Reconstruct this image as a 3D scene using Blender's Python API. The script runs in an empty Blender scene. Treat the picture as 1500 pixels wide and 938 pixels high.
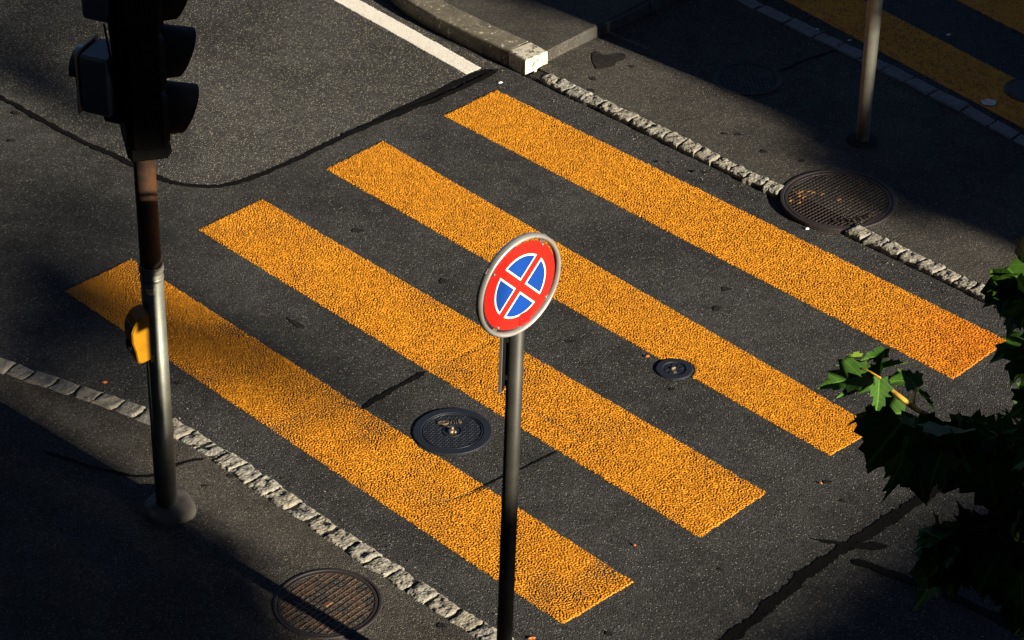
import bpy, math, random
import numpy as np
from mathutils import Vector, Matrix, noise as mnoise
R = math.radians
random.seed(7)
scene = bpy.context.scene
COL = scene.collection

# ---------------------------------------------------------------- camera
CF, CTH, CRO, CH = 3965.2, 0.5880, -0.0024, 8.54       # focal length in px of a 1500 px wide frame, pitch, roll, height
Fv = np.array([0, math.cos(CTH), -math.sin(CTH)])
R0 = np.array([1.0, 0, 0]); U0 = np.cross(R0, Fv)
Rv = math.cos(CRO) * R0 + math.sin(CRO) * U0
Uv = -math.sin(CRO) * R0 + math.cos(CRO) * U0
cam_d = bpy.data.cameras.new('camera')
cam = bpy.data.objects.new('camera', cam_d); COL.objects.link(cam)
cam.matrix_world = Matrix(((Rv[0], Uv[0], -Fv[0], 0), (Rv[1], Uv[1], -Fv[1], 0), (Rv[2], Uv[2], -Fv[2], CH), (0, 0, 0, 1)))
cam_d.sensor_width = 36; cam_d.lens = CF / 1500 * 36
cam_d.clip_start = 0.1; cam_d.clip_end = 1000
scene.camera = cam

# ---------------------------------------------------------------- daylight
SUN_AZ = R(-41.5)            # direction towards the sun, in the ground plane
SUN_EL = R(17.5)
HS = np.array([math.cos(SUN_AZ), math.sin(SUN_AZ), 0.0])
S = Vector((HS[0] * math.cos(SUN_EL), HS[1] * math.cos(SUN_EL), math.sin(SUN_EL)))
w = bpy.data.worlds.new('World'); scene.world = w; w.use_nodes = True
nt = w.node_tree
sky = nt.nodes.new('ShaderNodeTexSky'); sky.sky_type = 'NISHITA'; sky.sun_disc = False
sky.air_density = 0.25; sky.dust_density = 0.1; sky.ozone_density = 1.5; sky.sun_elevation = SUN_EL; sky.sun_rotation = math.atan2(S.x, S.y)
bg = nt.nodes['Background']; bg.inputs['Strength'].default_value = 0.05
nt.links.new(sky.outputs[0], bg.inputs[0])
sl = bpy.data.lights.new('sun', 'SUN'); sl.energy = 5.0; sl.angle = R(0.6); sl.color = (1.0, 0.87, 0.68)
so = bpy.data.objects.new('sun', sl); COL.objects.link(so)
so.rotation_euler = (-S).to_track_quat('-Z', 'Y').to_euler(); so.location = S * 60
vs = scene.view_settings
vs.view_transform = 'Standard'; vs.look = 'None'; vs.gamma = 1; vs.use_curve_mapping = False
vs.exposure = 1.35

# ---------------------------------------------------------------- helpers
def G(px, py, z=0.0):
    """point of the real ground plane seen at a pixel of the photograph"""
    d = Fv + Rv * (px - 750) / CF - Uv * (py - 469) / CF
    t = (z - CH) / d[2]
    return Vector((d[0] * t, d[1] * t, z))
def RAY(px, py, D):
    d = Fv + Rv * (px - 750) / CF - Uv * (py - 469) / CF
    return Vector((d[0] * D, d[1] * D, CH + d[2] * D))
E1 = np.array([-HS[1], HS[0], 0.0])
def SUNP(u, v, q):
    """point that lies q metres towards the sun and u, v across the sun's rays"""
    P = E1 * u + HS * q
    z = (v + q * math.sin(SUN_EL)) / math.cos(SUN_EL)
    return Vector((P[0], P[1], z))

def tag(o, label=None, cat=None, group=None, kind=None):
    if label: o['label'] = label
    if cat: o['category'] = cat
    if group: o['group'] = group
    if kind: o['kind'] = kind
    return o
def empty(name, loc, rot=(0, 0, 0)):
    o = bpy.data.objects.new(name, None); COL.objects.link(o)
    o.location = loc; o.rotation_euler = rot; o.empty_display_size = 0.1
    return o

class MB:
    def __init__(s): s.v = []; s.f = []; s.m = []; s.sm = []
    def add(s, vs_, fs, mi=0, smooth=False):
        b = len(s.v); s.v += [tuple(x) for x in vs_]
        for f in fs: s.f.append(tuple(i + b for i in f)); s.m.append(mi); s.sm.append(smooth)
    def box(s, c, size, rot=None, mi=0, bev=0.0):
        x, y, z = [a / 2 for a in size]
        if bev <= 0:
            vs_ = [(-x,-y,-z),(x,-y,-z),(x,y,-z),(-x,y,-z),(-x,-y,z),(x,-y,z),(x,y,z),(-x,y,z)]
            fs = [(0,3,2,1),(4,5,6,7),(0,1,5,4),(1,2,6,5),(2,3,7,6),(3,0,4,7)]
        else:
            b = bev; vs_ = []; fs = []
            for zz, k in ((-z, b), (-z + b, 0), (z - b, 0), (z, b)):
                X, Y = x - k, y - k; c2 = b * 0.9 if k == 0 else b * 0.6
                vs_ += [(-X+c2,-Y,zz),(X-c2,-Y,zz),(X,-Y+c2,zz),(X,Y-c2,zz),(X-c2,Y,zz),(-X+c2,Y,zz),(-X,Y-c2,zz),(-X,-Y+c2,zz)]
            for r in range(3):
                for i in range(8): fs.append((r*8+i, r*8+(i+1)%8, r*8+8+(i+1)%8, r*8+8+i))
            fs.append(tuple(range(7, -1, -1))); fs.append(tuple(range(24, 32)))
        M = rot if rot is not None else Matrix.Identity(3)
        s.add([M @ Vector(v) + Vector(c) for v in vs_], fs, mi)
    def lathe(s, prof, n=32, c=(0, 0, 0), M=None, mi=0, smooth=True, cap=True):
        M = M or Matrix.Identity(3); c = Vector(c); vs_ = []; fs = []
        for r, z in prof:
            for i in range(n):
                a = 2 * math.pi * i / n; vs_.append(M @ Vector((r * math.cos(a), r * math.sin(a), z)) + c)
        for k in range(len(prof) - 1):
            for i in range(n): fs.append((k*n+i, k*n+(i+1) % n, (k+1)*n+(i+1) % n, (k+1)*n+i))
        s.add(vs_, fs, mi, smooth)
        if cap:
            b = len(s.v) - len(vs_)
            if prof[0][0] > 1e-5: s.f.append(tuple(b + i for i in range(n - 1, -1, -1))); s.m.append(mi); s.sm.append(False)
            if prof[-1][0] > 1e-5:
                o = b + (len(prof) - 1) * n; s.f.append(tuple(o + i for i in range(n))); s.m.append(mi); s.sm.append(False)
    def tube(s, pts, rad, n=10, mi=0, cap=True):
        pts = [Vector(p) for p in pts]
        rads = rad if isinstance(rad, (list, tuple)) else [rad] * len(pts)
        vs_ = []; fs = []; up = Vector((0.13, 0.21, 1)).normalized()
        for i, p in enumerate(pts):
            t = (pts[min(i + 1, len(pts) - 1)] - pts[max(i - 1, 0)]).normalized()
            a = t.cross(up)
            if a.length < 1e-3: a = t.cross(Vector((1, 0, 0)))
            a.normalize(); b = t.cross(a); up = -b if False else up
            for k in range(n):
                an = 2 * math.pi * k / n; vs_.append(p + (a * math.cos(an) + b * math.sin(an)) * rads[i])
        for i in range(len(pts) - 1):
            for k in range(n): fs.append((i*n+k, i*n+(k+1) % n, (i+1)*n+(k+1) % n, (i+1)*n+k))
        if cap: fs.append(tuple(range(n))); fs.append(tuple(len(vs_) - 1 - k for k in range(n)))
        s.add(vs_, fs, mi, True)
    def prism(s, poly, z0, z1, M=None, c=(0, 0, 0), mi=0):
        """polygon in local xy, extruded z0..z1"""
        M = M or Matrix.Identity(3); c = Vector(c); n = len(poly)
        vs_ = [M @ Vector((p[0], p[1], z)) + c for z in (z0, z1) for p in poly]
        fs = [tuple(range(n - 1, -1, -1)), tuple(range(n, 2 * n))] + [(i, (i + 1) % n, n + (i + 1) % n, n + i) for i in range(n)]
        s.add(vs_, fs, mi)
    def build(s, name, mats, parent=None):
        me = bpy.data.meshes.new(name); me.from_pydata(s.v, [], s.f)
        for m in (mats if isinstance(mats, (list, tuple)) else [mats]): me.materials.append(m)
        me.polygons.foreach_set('material_index', s.m); me.polygons.foreach_set('use_smooth', s.sm)
        import bmesh
        bm = bmesh.new(); bm.from_mesh(me); bmesh.ops.recalc_face_normals(bm, faces=bm.faces); bm.to_mesh(me); bm.free()
        me.update()
        o = bpy.data.objects.new(name, me); COL.objects.link(o)
        if parent: o.parent = parent
        return o

# ---------------------------------------------------------------- materials
class NT:
    def __init__(s, name):
        s.m = bpy.data.materials.new(name); s.m.use_nodes = True; s.t = s.m.node_tree
        s.b = s.t.nodes['Principled BSDF']; s.tc = s.t.nodes.new('ShaderNodeTexCoord')
    def n(s, typ, **kw):
        o = s.t.nodes.new(typ)
        for k, v in kw.items():
            if k in o.inputs: o.inputs[k].default_value = v
            else: setattr(o, k, v)
        return o
    def l(s, a, b): s.t.links.new(a, b)
    def noise(s, scale, detail=4, rough=.55, co='Object'):
        o = s.n('ShaderNodeTexNoise', Scale=scale, Detail=detail, Roughness=rough); s.l(s.tc.outputs[co], o.inputs['Vector']); return o.outputs['Fac']
    def voro(s, scale, co='Object', feature='F1'):
        o = s.n('ShaderNodeTexVoronoi', Scale=scale); o.feature = feature; s.l(s.tc.outputs[co], o.inputs['Vector']); return o
    def ramp(s, fac, stops):
        o = s.n('ShaderNodeValToRGB'); e = o.color_ramp.elements
        while len(e) < len(stops): e.new(0.5)
        for el, (p, c) in zip(e, stops): el.position = p; el.color = (c[0], c[1], c[2], 1) if not isinstance(c, (int, float)) else (c, c, c, 1)
        s.l(fac, o.inputs[0]); return o.outputs[0]
    def mix(s, fac, a, b, blend='MIX'):
        o = s.n('ShaderNodeMix'); o.data_type = 'RGBA'; o.blend_type = blend
        for sock, val in ((0, fac), (6, a), (7, b)):
            if isinstance(val, (int, float)): o.inputs[sock].default_value = val
            elif isinstance(val, tuple): o.inputs[sock].default_value = (*val, 1)
            else: s.l(val, o.inputs[sock])
        return o.outputs[2]
    def math(s, op, a, b=0.0):
        o = s.n('ShaderNodeMath'); o.operation = op
        for i, val in enumerate((a, b)):
            if isinstance(val, (int, float)): o.inputs[i].default_value = val
            else: s.l(val, o.inputs[i])
        return o.outputs[0]
    def bump(s, h, strength=.5, dist=.005):
        o = s.n('ShaderNodeBump', Strength=strength, Distance=dist); s.l(h, o.inputs['Height'])
        s.l(o.outputs[0], s.b.inputs['Normal'])
    def base(s, c):
        if isinstance(c, tuple): s.b.inputs['Base Color'].default_value = (*c, 1)
        else: s.l(c, s.b.inputs['Base Color'])
    def set(s, rough=.6, metal=0.0, spec=.5):
        s.b.inputs['Roughness'].default_value = rough; s.b.inputs['Metallic'].default_value = metal
        s.b.inputs['Specular IOR Level'].default_value = spec; return s

def asphalt(name, dark, light, speck, speck_frac, scale=115, bump=.8, warm=(1, .97, .9)):
    m = NT(name)
    big = m.noise(0.9, 5, .6); mid = m.noise(7, 4, .6); fine = m.noise(260, 2, .6)
    v = m.voro(scale); rnd = m.n('ShaderNodeSeparateColor'); m.l(v.outputs['Color'], rnd.inputs[0])
    tone = m.math('ADD', m.math('MULTIPLY', big, .6), m.math('MULTIPLY', mid, .4))
    c = m.mix(m.ramp(tone, [(.40, 0.0), (.60, 1.0)]), tuple(dark * k for k in warm), tuple(light * k for k in warm))
    c = m.mix(1.0, c, m.ramp(rnd.outputs[0], [(0, .55), (.6, .9), (1, 1.5)]), 'MULTIPLY')
    c = m.mix(1.0, c, m.ramp(fine, [(.3, .6), (.7, 1.4)]), 'MULTIPLY')
    msk = m.ramp(rnd.outputs[1], [(1 - speck_frac, 0.0), (1 - speck_frac * .5, 1.0)])
    core = m.ramp(v.outputs['Distance'], [(.25, 1.0), (.5, 0.0)])
    c = m.mix(m.math('MULTIPLY', msk, core), c, speck)
    m.base(c); m.set(.9, 0, .12)
    h = m.math('ADD', m.math('MULTIPLY', m.math('SUBTRACT', 1.0, v.outputs['Distance']), 1.0), m.math('MULTIPLY', fine, .5))
    h = m.math('ADD', h, m.math('MULTIPLY', rnd.outputs[2], .6))
    m.bump(h, bump, .006)
    return m.m
M_ROAD = asphalt('road_asphalt', .034, .062, (.30, .29, .26), .08, 125, .8, (.98, 1.0, .99))
M_OLD = asphalt('coarse_asphalt', .046, .084, (.42, .40, .31), .24, 110, 1.0, (1, 1.0, .95))
M_PAVE = asphalt('pavement_asphalt', .050, .078, (.34, .31, .24), .09, 140, .8, (1, .95, .85))
M_ISL = asphalt('island_asphalt', .055, .085, (.28, .25, .19), .06, 170, .6, (1, .94, .83))

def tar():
    m = NT('bitumen_and_shadow'); n_ = m.noise(60, 4, .6)
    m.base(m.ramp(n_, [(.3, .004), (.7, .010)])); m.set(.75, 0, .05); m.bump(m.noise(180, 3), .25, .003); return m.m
M_TAR_SHADOW = tar()  # also colours the painted leaf-shadow strips
M_JOINT = asphalt('joint_grit', .018, .034, (.15, .14, .12), .06, 160, .8)

def paint(name, a, b, dirt, rough=.6, fresh=None):
    m = NT(name); n1 = m.noise(35, 4, .65); n2 = m.noise(1.7, 3, .5)
    c = m.mix(m.ramp(n1, [(.3, 0.0), (.7, 1.0)]), a, b)
    c = m.mix(m.math('MULTIPLY', m.ramp(n2, [(.45, 0.0), (.8, 1.0)]), .3), c, dirt)
    if fresh:
        d_ = m.n('ShaderNodeVectorMath'); d_.operation = 'DISTANCE'; m.l(m.tc.outputs['Object'], d_.inputs[0]); g_ = G(1440, 510); d_.inputs[1].default_value = (g_.x, g_.y, 0)
        c = m.mix(m.ramp(m.math('ADD', d_.outputs['Value'], m.math('MULTIPLY', n2, .5)), [(.35, .75), (1.0, 0.0)]), c, fresh)
    spots = m.noise(11, 5, .7)
    c = m.mix(m.ramp(spots, [(.70, 0.0), (.76, .85)]), c, (.04, .03, .02))
    m.base(c); m.set(rough, 0, .4); m.bump(m.noise(420, 2), .35, .002); return m.m
M_ORANGE = paint('orange_road_paint', (.70, .27, .012), (.84, .36, .024), (.56, .19, .012), fresh=(.74, .21, .012))
M_WHITE = paint('white_road_paint', (.76, .74, .68), (.86, .84, .78), (.55, .53, .47))

def granite(name, a, b, warm):
    m = NT(name); n1 = m.noise(14, 6, .7); v = m.voro(170); rnd = m.n('ShaderNodeSeparateColor'); m.l(v.outputs['Color'], rnd.inputs[0])
    c = m.mix(m.ramp(n1, [(.32, 0.0), (.68, 1.0)]), a, b)
    c = m.mix(1.0, c, m.ramp(rnd.outputs[0], [(0, .6), (.5, 1.0), (1, 1.35)]), 'MULTIPLY')
    oi = m.n('ShaderNodeObjectInfo')
    c = m.mix(m.math('MULTIPLY', oi.outputs['Random'], .5), c, warm)
    m.base(c); m.set(.75, 0, .4); m.bump(m.noise(120, 5, .7), .7, .006); return m.m
M_SETT = granite('granite_sett', (.13, .13, .12), (.29, .28, .245), (.25, .225, .17))
M_SLAB = granite('granite_slab', (.12, .125, .125), (.20, .205, .205), (.16, .165, .165))
def kerbm(nm, lim):
    m = NT(nm); n1 = m.noise(9, 6, .7); n2 = m.noise(30, 5, .7); v = m.voro(230)
    rnd = m.n('ShaderNodeSeparateColor'); m.l(v.outputs['Color'], rnd.inputs[0])
    c = m.mix(m.ramp(n1, [(.35, 0.0), (.65, 1.0)]), (.085, .078, .058), (.18, .16, .115))
    c = m.mix(m.ramp(n2, [(lim, 0.0), (lim + .08, .85)]), c, (.60, .57, .48))
    c = m.mix(1.0, c, m.ramp(rnd.outputs[0], [(0, .7), (1, 1.25)]), 'MULTIPLY')
    m.base(c); m.set(.75, 0, .4); m.bump(m.noise(90, 5, .7), .3, .003); return m.m
M_KERB = kerbm('weathered_kerb_granite', .58)
M_KERBW = kerbm('whitewashed_kerb_granite', .40)

def iron(name, a, b, rust, rustlim, rough=.42, metal=.75):
    m = NT(name); n1 = m.noise(8, 5, .65); n2 = m.noise(22, 5, .7)
    c = m.mix(n1, a, b); c = m.mix(m.ramp(n2, [(rustlim, 0.0), (rustlim + .12, 1.0)]), c, rust)
    m.base(c); m.set(rough, metal); m.bump(m.noise(200, 3), .3, .002); return m.m
M_IRON_BLUE = iron('sky_tinted_cast_iron', (.026, .032, .044), (.042, .048, .060), (.06, .036, .026), .70, .40, .55)  # blue of the reflected sky is put into the iron colour
M_IRON = iron('rusty_cast_iron', (.022, .019, .020), (.040, .033, .032), (.06, .034, .022), .55, .6, .3)
M_RIB = iron('polished_rust_rib', (.22, .12, .07), (.30, .19, .12), (.30, .13, .05), .5, .42, .7)
M_RIBD = iron('dull_iron_rib', (.035, .028, .026), (.065, .050, .042), (.09, .05, .03), .55, .5, .5)
M_RIBY = iron('paint_stained_rib', (.20, .10, .018), (.26, .14, .03), (.45, .22, .05), .6, .6, .0)
M_BRASS = iron('worn_steel_knob', (.24, .19, .12), (.34, .28, .19), (.16, .10, .05), .60, .4, .7)

def galv(name, a, b, stain, lim=.6, rough=.45, metal=.55, bands=None):
    m = NT(name); n1 = m.noise(6, 5, .6); n2 = m.noise(17, 5, .7)
    c = m.mix(m.ramp(n1, [(.3, 0.0), (.7, 1.0)]), a, b)
    c = m.mix(m.ramp(n2, [(lim, 0.0), (lim + .15, .8)]), c, stain)
    m.base(c); m.set(rough, metal); m.bump(m.noise(70, 4), .15, .003); return m.m
M_GALV = galv('galvanised_steel', (.15, .15, .13), (.23, .23, .20), (.12, .10, .06), .58)
M_POLE = galv('weathered_pole_steel', (.11, .12, .105), (.19, .20, .17), (.13, .10, .05), .56, .5, .45)
M_POST = galv('grey_lamp_post', (.20, .21, .18), (.28, .29, .25), (.14, .13, .10), .62, .55, .3)
M_RING = galv('bright_ring_steel', (.42, .42, .40), (.55, .55, .52), (.26, .24, .19), .60, .35, .6)
M_PDARK = galv('dark_post_steel', (.016, .016, .014), (.032, .032, .026), (.014, .012, .009), .55, .55, .15)
def rustpole():
    m = NT('rusty_dark_pole'); n1 = m.noise(5, 5, .7); n2 = m.noise(30, 5, .7)
    c = m.mix(m.ramp(n1, [(.42, 0.0), (.6, 1.0)]), (.015, .015, .013), (.085, .030, .007))
    c = m.mix(m.ramp(n2, [(.6, 0.0), (.7, .8)]), c, (.02, .015, .01)); m.base(c); m.set(.65, .1); m.bump(n2, .3, .003); return m.m
M_RUSTP = rustpole()
def simple(name, c, rough=.5, metal=0.0, var=.25, scale=20, bump=.1):
    m = NT(name); n1 = m.noise(scale, 4, .6)
    m.base(m.mix(m.ramp(n1, [(.3, 0.0), (.7, 1.0)]), tuple(x * (1 - var) for x in c), tuple(min(1, x * (1 + var)) for x in c)))
    m.set(rough, metal); m.bump(m.noise(scale * 6, 3), bump, .002); return m.m
M_BLACK = simple('black_signal_plastic', (.004, .004, .004), .75, 0, .2)
M_BLACK.node_tree.nodes['Principled BSDF'].inputs['Specular IOR Level'].default_value = .12
M_GREYP = simple('grey_housing_plastic', (.065, .090, .115), .4, 0, .2)
M_LENS = simple('dark_signal_lens', (.03, .012, .01), .15)
M_YEL = simple('yellow_plastic', (.27, .125, .002), .55, 0, .2, 9)
M_YEL.node_tree.nodes['Principled BSDF'].inputs['Specular IOR Level'].default_value = .2
M_DARKW = simple('dark_button_plastic', (.012, .018, .022), .3)
M_WSTK = simple('torn_sticker_paper', (.6, .58, .48), .7, 0, .3, 60)
M_YSTK = simple('yellow_sticker_print', (.6, .38, .05), .6, 0, .3, 60)
M_RED = simple('red_sign_sheeting', (.50, .013, .007), .38, 0, .06, 5, .02)
M_BLUE = simple('blue_sign_sheeting', (.004, .046, .27), .38, 0, .06, 5, .02)
M_SWHITE = simple('white_sign_sheeting', (.80, .80, .76), .4, 0, .04, 5, .02)
M_STICK = simple('dark_red_sticker', (.34, .006, .004), .4, 0, .1, 8, .02)
M_STICKD = simple('sticker_print', (.22, .006, .004), .5, 0, .1)
M_PAPER = simple('crumpled_paper', (.72, .74, .78), .8, 0, .08, 30)
M_DRY = simple('dry_leaf', (.42, .14, .03), .7, 0, .4, 40)
M_CONC = simple('stained_concrete', (.075, .07, .06), .75, 0, .5, 9, .6)
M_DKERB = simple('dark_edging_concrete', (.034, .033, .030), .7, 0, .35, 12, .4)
M_PLASTER = simple('grey_plaster', (.055, .055, .06), .85, 0, .1, 3, .2)
M_ROOF = simple('brown_roof_tile', (.12, .06, .04), .8, 0, .2, 4)
M_GLASS = simple('dark_window_glass', (.02, .025, .03), .08)
M_FRAME = simple('white_window_frame', (.6, .6, .58), .5)
M_BARK = simple('grey_brown_bark', (.09, .07, .05), .85, 0, .4, 14, .8)
M_TWIG = simple('yellow_green_twig', (.50, .30, .04), .5, 0, .2, 25)
M_TWIGR = simple('reddish_twig', (.40, .15, .05), .5, 0, .2, 25)
def leafm(name, a, b, trans):
    m = NT(name); uv = m.n('ShaderNodeSeparateXYZ'); m.l(m.tc.outputs['UV'], uv.inputs[0])
    c = m.mix(m.ramp(m.noise(9, 4), [(.35, 0.0), (.65, 1.0)]), a, b)
    ax = m.math('ABSOLUTE', m.math('SUBTRACT', uv.outputs[0], .5))
    rib = m.ramp(ax, [(.008, 1.0), (.022, 0.0)])
    side = m.math('ABSOLUTE', m.math('SUBTRACT', m.math('FRACT', m.math('MULTIPLY', m.math('SUBTRACT', uv.outputs[1], m.math('MULTIPLY', ax, .9)), 6.0)), .5))
    vein = m.ramp(side, [(.0, .55), (.07, 0.0)])
    c = m.mix(m.math('MAXIMUM', rib, vein), c, tuple(min(1, x * 2.2) for x in b))
    m.base(c); m.set(.6, 0, .15)
    m.bump(m.math('ADD', m.noise(40, 3), m.math('MULTIPLY', vein, -.6)), .35, .004)
    tr = m.n('ShaderNodeBsdfTranslucent'); m.l(c, tr.inputs[0]); mx = m.n('ShaderNodeMixShader', Fac=trans)
    out = m.t.nodes['Material Output']
    m.l(m.b.outputs[0], mx.inputs[1]); m.l(tr.outputs[0], mx.inputs[2]); m.l(mx.outputs[0], out.inputs[0]); return m.m
M_LEAF = leafm('maple_leaf_green', (.022, .064, .009), (.042, .102, .014), .10)
M_LEAFY = leafm('young_leaf_green', (.10, .19, .02), (.20, .30, .03), .25)
M_LEAFF = simple('shade_tree_foliage', (.04, .075, .02), .6)

# ---------------------------------------------------------------- numpy relief
rng = np.random.default_rng(11)
def bandnoise(ny, nx, res, wl, bw=.35):
    a = rng.standard_normal((ny, nx)); fa = np.fft.rfft2(a)
    ky = np.fft.fftfreq(ny, res)[:, None]; kx = np.fft.rfftfreq(nx, res)[None, :]
    k = np.sqrt(kx ** 2 + ky ** 2) + 1e-9
    fa *= np.exp(-(np.log(k * wl) / bw) ** 2 / 2)
    o = np.fft.irfft2(fa, s=(ny, nx)); return o / o.std()
def lownoise(ny, nx, res, wl):
    a = rng.standard_normal((ny, nx)); fa = np.fft.rfft2(a)
    ky = np.fft.fftfreq(ny, res)[:, None]; kx = np.fft.rfftfreq(nx, res)[None, :]
    fa *= np.exp(-((kx ** 2 + ky ** 2) * wl ** 2) * 2)
    o = np.fft.irfft2(fa, s=(ny, nx)); return o / o.std()

def relief_strip(name, A, B, C, D, mat, zb=0.0, res=.005, wl=.0140, amp=.0042, thr=-.55, cap=.0075, seams=(), curve=0.0, wear=.12, holes=(), low=-.004):
    """road marking of blobs laid on the road: A,B at one end, D,C at the other end"""
    A, B, C, D = [np.array(p) for p in (A, B, C, D)]
    L = np.linalg.norm(D - A); W = np.linalg.norm(B - A); mg = .012
    ns = int((L + 2 * mg) / res); nw = int((W + 2 * mg) / res)
    s = np.linspace(-mg / L, 1 + mg / L, ns)[None, :]; t = np.linspace(-mg / W, 1 + mg / W, nw)[:, None]
    P = ((1 - s) * (1 - t))[..., None] * A + ((1 - s) * t)[..., None] * B + (s * t)[..., None] * C + (s * (1 - t))[..., None] * D
    if curve:
        nrm = np.array([-(D - A)[1], (D - A)[0], 0]) / L
        P = P + (4 * s * (1 - s) * curve * np.ones_like(t))[..., None] * nrm
    n = bandnoise(nw, ns, res, wl) * .8 + bandnoise(nw, ns, res, wl * .55) * .45
    lo = lownoise(nw, ns, res, .25)
    th = thr + wear * .5 * lo
    for (p, q, wd, dep) in seams:
        p = np.array(p)[:2]; q = np.array(q)[:2]; e = q - p; le = np.linalg.norm(e); e = e / le
        rel = P[..., :2] - p; al = np.clip(rel @ e, 0, le); dd = np.linalg.norm(rel - al[..., None] * e, axis=-1)
        dd = dd + .006 * lo
        th = th + dep * np.exp(-(dd / wd) ** 2)
    ed = np.minimum(np.minimum((s * L) * np.ones_like(t), ((1 - s) * L) * np.ones_like(t)), np.minimum(t * W * np.ones_like(s), (1 - t) * W * np.ones_like(s)))
    ed = ed + .0016 * lownoise(nw, ns, res, .03)
    th = th + np.clip((.002 - ed) / .003, 0, 4) * 1.6
    z = np.clip((n - th) * amp, low, cap)
    for (cx, cy, r) in holes:
        dd = np.hypot(P[..., 0] - cx, P[..., 1] - cy); z = np.where(dd < r, low, z)
    P[..., 2] = zb + z
    me = bpy.data.meshes.new(name)
    nv = ns * nw; me.vertices.add(nv); me.vertices.foreach_set('co', P.reshape(-1).astype(np.float32))
    i = np.arange(nv).reshape(nw, ns)
    q = np.stack([i[:-1, :-1], i[:-1, 1:], i[1:, 1:], i[1:, :-1]], -1).reshape(-1, 4)
    keep = (z.reshape(-1)[q] > low + 1e-6).any(1); q = q[keep]
    nf = len(q); me.loops.add(nf * 4); me.polygons.add(nf)
    me.loops.foreach_set('vertex_index', q.reshape(-1).astype(np.int32))
    me.polygons.foreach_set('loop_start', (np.arange(nf) * 4).astype(np.int32))
    me.polygons.foreach_set('use_smooth', np.ones(nf, bool))
    me.update(calc_edges=True); me.validate()
    me.materials.append(mat)
    o = bpy.data.objects.new(name, me); COL.objects.link(o); return o

def sheet(name, pts, z, mat, parent=None):
    me = bpy.data.meshes.new(name); v = [(p[0], p[1], z) for p in pts]
    import bmesh
    bm = bmesh.new(); f = bm.faces.new([bm.verts.new(c) for c in v]); f.normal_update()
    if f.normal.z < 0: f.normal_flip()
    bmesh.ops.triangulate(bm, faces=bm.faces); bm.to_mesh(me); bm.free()
    me.materials.append(mat); o = bpy.data.objects.new(name, me); COL.objects.link(o)
    if parent: o.parent = parent
    return o
def slab(name, pts, z0, z1, mat):
    from mathutils.geometry import tessellate_polygon
    b = MB(); p = [(q[0], q[1]) for q in pts]
    ar = sum(p[i][0] * p[(i + 1) % len(p)][1] - p[(i + 1) % len(p)][0] * p[i][1] for i in range(len(p)))
    if ar < 0: p = p[::-1]
    n = len(p); tri = tessellate_polygon([[Vector((x, y, 0)) for x, y in p]])
    b.add([(x, y, z1) for x, y in p] + [(x, y, z0) for x, y in p], [tuple(t) for t in tri] + [(i, (i + 1) % n, n + (i + 1) % n, n + i) for i in range(n)])
    return b.build(name, mat)
def resample(pts, step):
    out = [Vector(pts[0])]
    for a, b in zip(pts[:-1], pts[1:]):
        a, b = Vector(a), Vector(b); n = max(1, int((b - a).length / step))
        out += [a.lerp(b, k / n) for k in range(1, n + 1)]
    return out
def smooth_path(pts, it=2):
    pts = [Vector(p) for p in pts]
    for _ in range(it):
        q = [pts[0]]
        for a, b in zip(pts[:-1], pts[1:]): q += [a.lerp(b, .25), a.lerp(b, .75)]
        q.append(pts[-1]); pts = q
    return pts
def seam(name, pts, width, z, mat=None, jag=.012, step=.009, taper=True):  # also draws the painted leaf-shadow strips
    pts = resample(smooth_path(pts), step); vs_ = []; n = len(pts)
    ws = width if callable(width) else (lambda t: width)
    for i, p in enumerate(pts):
        t = (pts[min(i + 1, n - 1)] - pts[max(i - 1, 0)]).normalized(); a = Vector((-t.y, t.x, 0))
        k = ws(i / (n - 1)) / 2
        if taper: k *= min(1, (i + .5) / 4, (n - i - .5) / 4)
        l_ = k + jag * (mnoise.noise(p * 9) + .6 * mnoise.noise(p * 31) + .5 * mnoise.noise(p * 75)); r_ = k + jag * (mnoise.noise(p * 9 + Vector((7, 3, 1))) + .6 * mnoise.noise(p * 31 + Vector((2, 9, 4))) + .5 * mnoise.noise(p * 75 + Vector((2, 9, 4))))
        l_ = max(l_, .002); r_ = max(r_, .002)
        vs_ += [p + a * l_, p - a * r_]
    me = bpy.data.meshes.new(name); me.from_pydata([(v.x, v.y, z) for v in vs_], [], [(2*i, 2*i+1, 2*i+3, 2*i+2) for i in range(n - 1)])
    me.materials.append(mat or M_TAR_SHADOW); o = bpy.data.objects.new(name, me); COL.objects.link(o)
    return tag(o, kind='structure')

# ================================================================ SETTING
road = sheet('road', [(-150, -150), (150, -150), (150, 150), (-150, 150)], 0, M_ROAD); tag(road, kind='structure')
ZN = .028; ZF = .026; ZI = .12
# row lines on the real ground
near_line = [G(-330, 470), G(-150, 497), G(0, 541), G(60, 562), G(140, 588), G(215, 614), G(300, 657), G(400, 727), G(470, 775), G(560, 836), G(640, 890), G(720, 940), G(800, 990), G(950, 1085)]
far_line = [G(783, 110), G(1140, 284), G(1250, 341), G(1460, 443), G(1800, 610)]
rear_line = [G(985, -48), G(1080, 0), G(1240, 78), G(1330, 122), G(1500, 212), G(1800, 370)]
def offs(pts, d):
    out = []; n = len(pts)
    for i, p in enumerate(pts):
        t = (pts[min(i + 1, n - 1)] - pts[max(i - 1, 0)]).normalized(); out.append(p + Vector((-t.y, t.x, 0)) * d)
    return out
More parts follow.
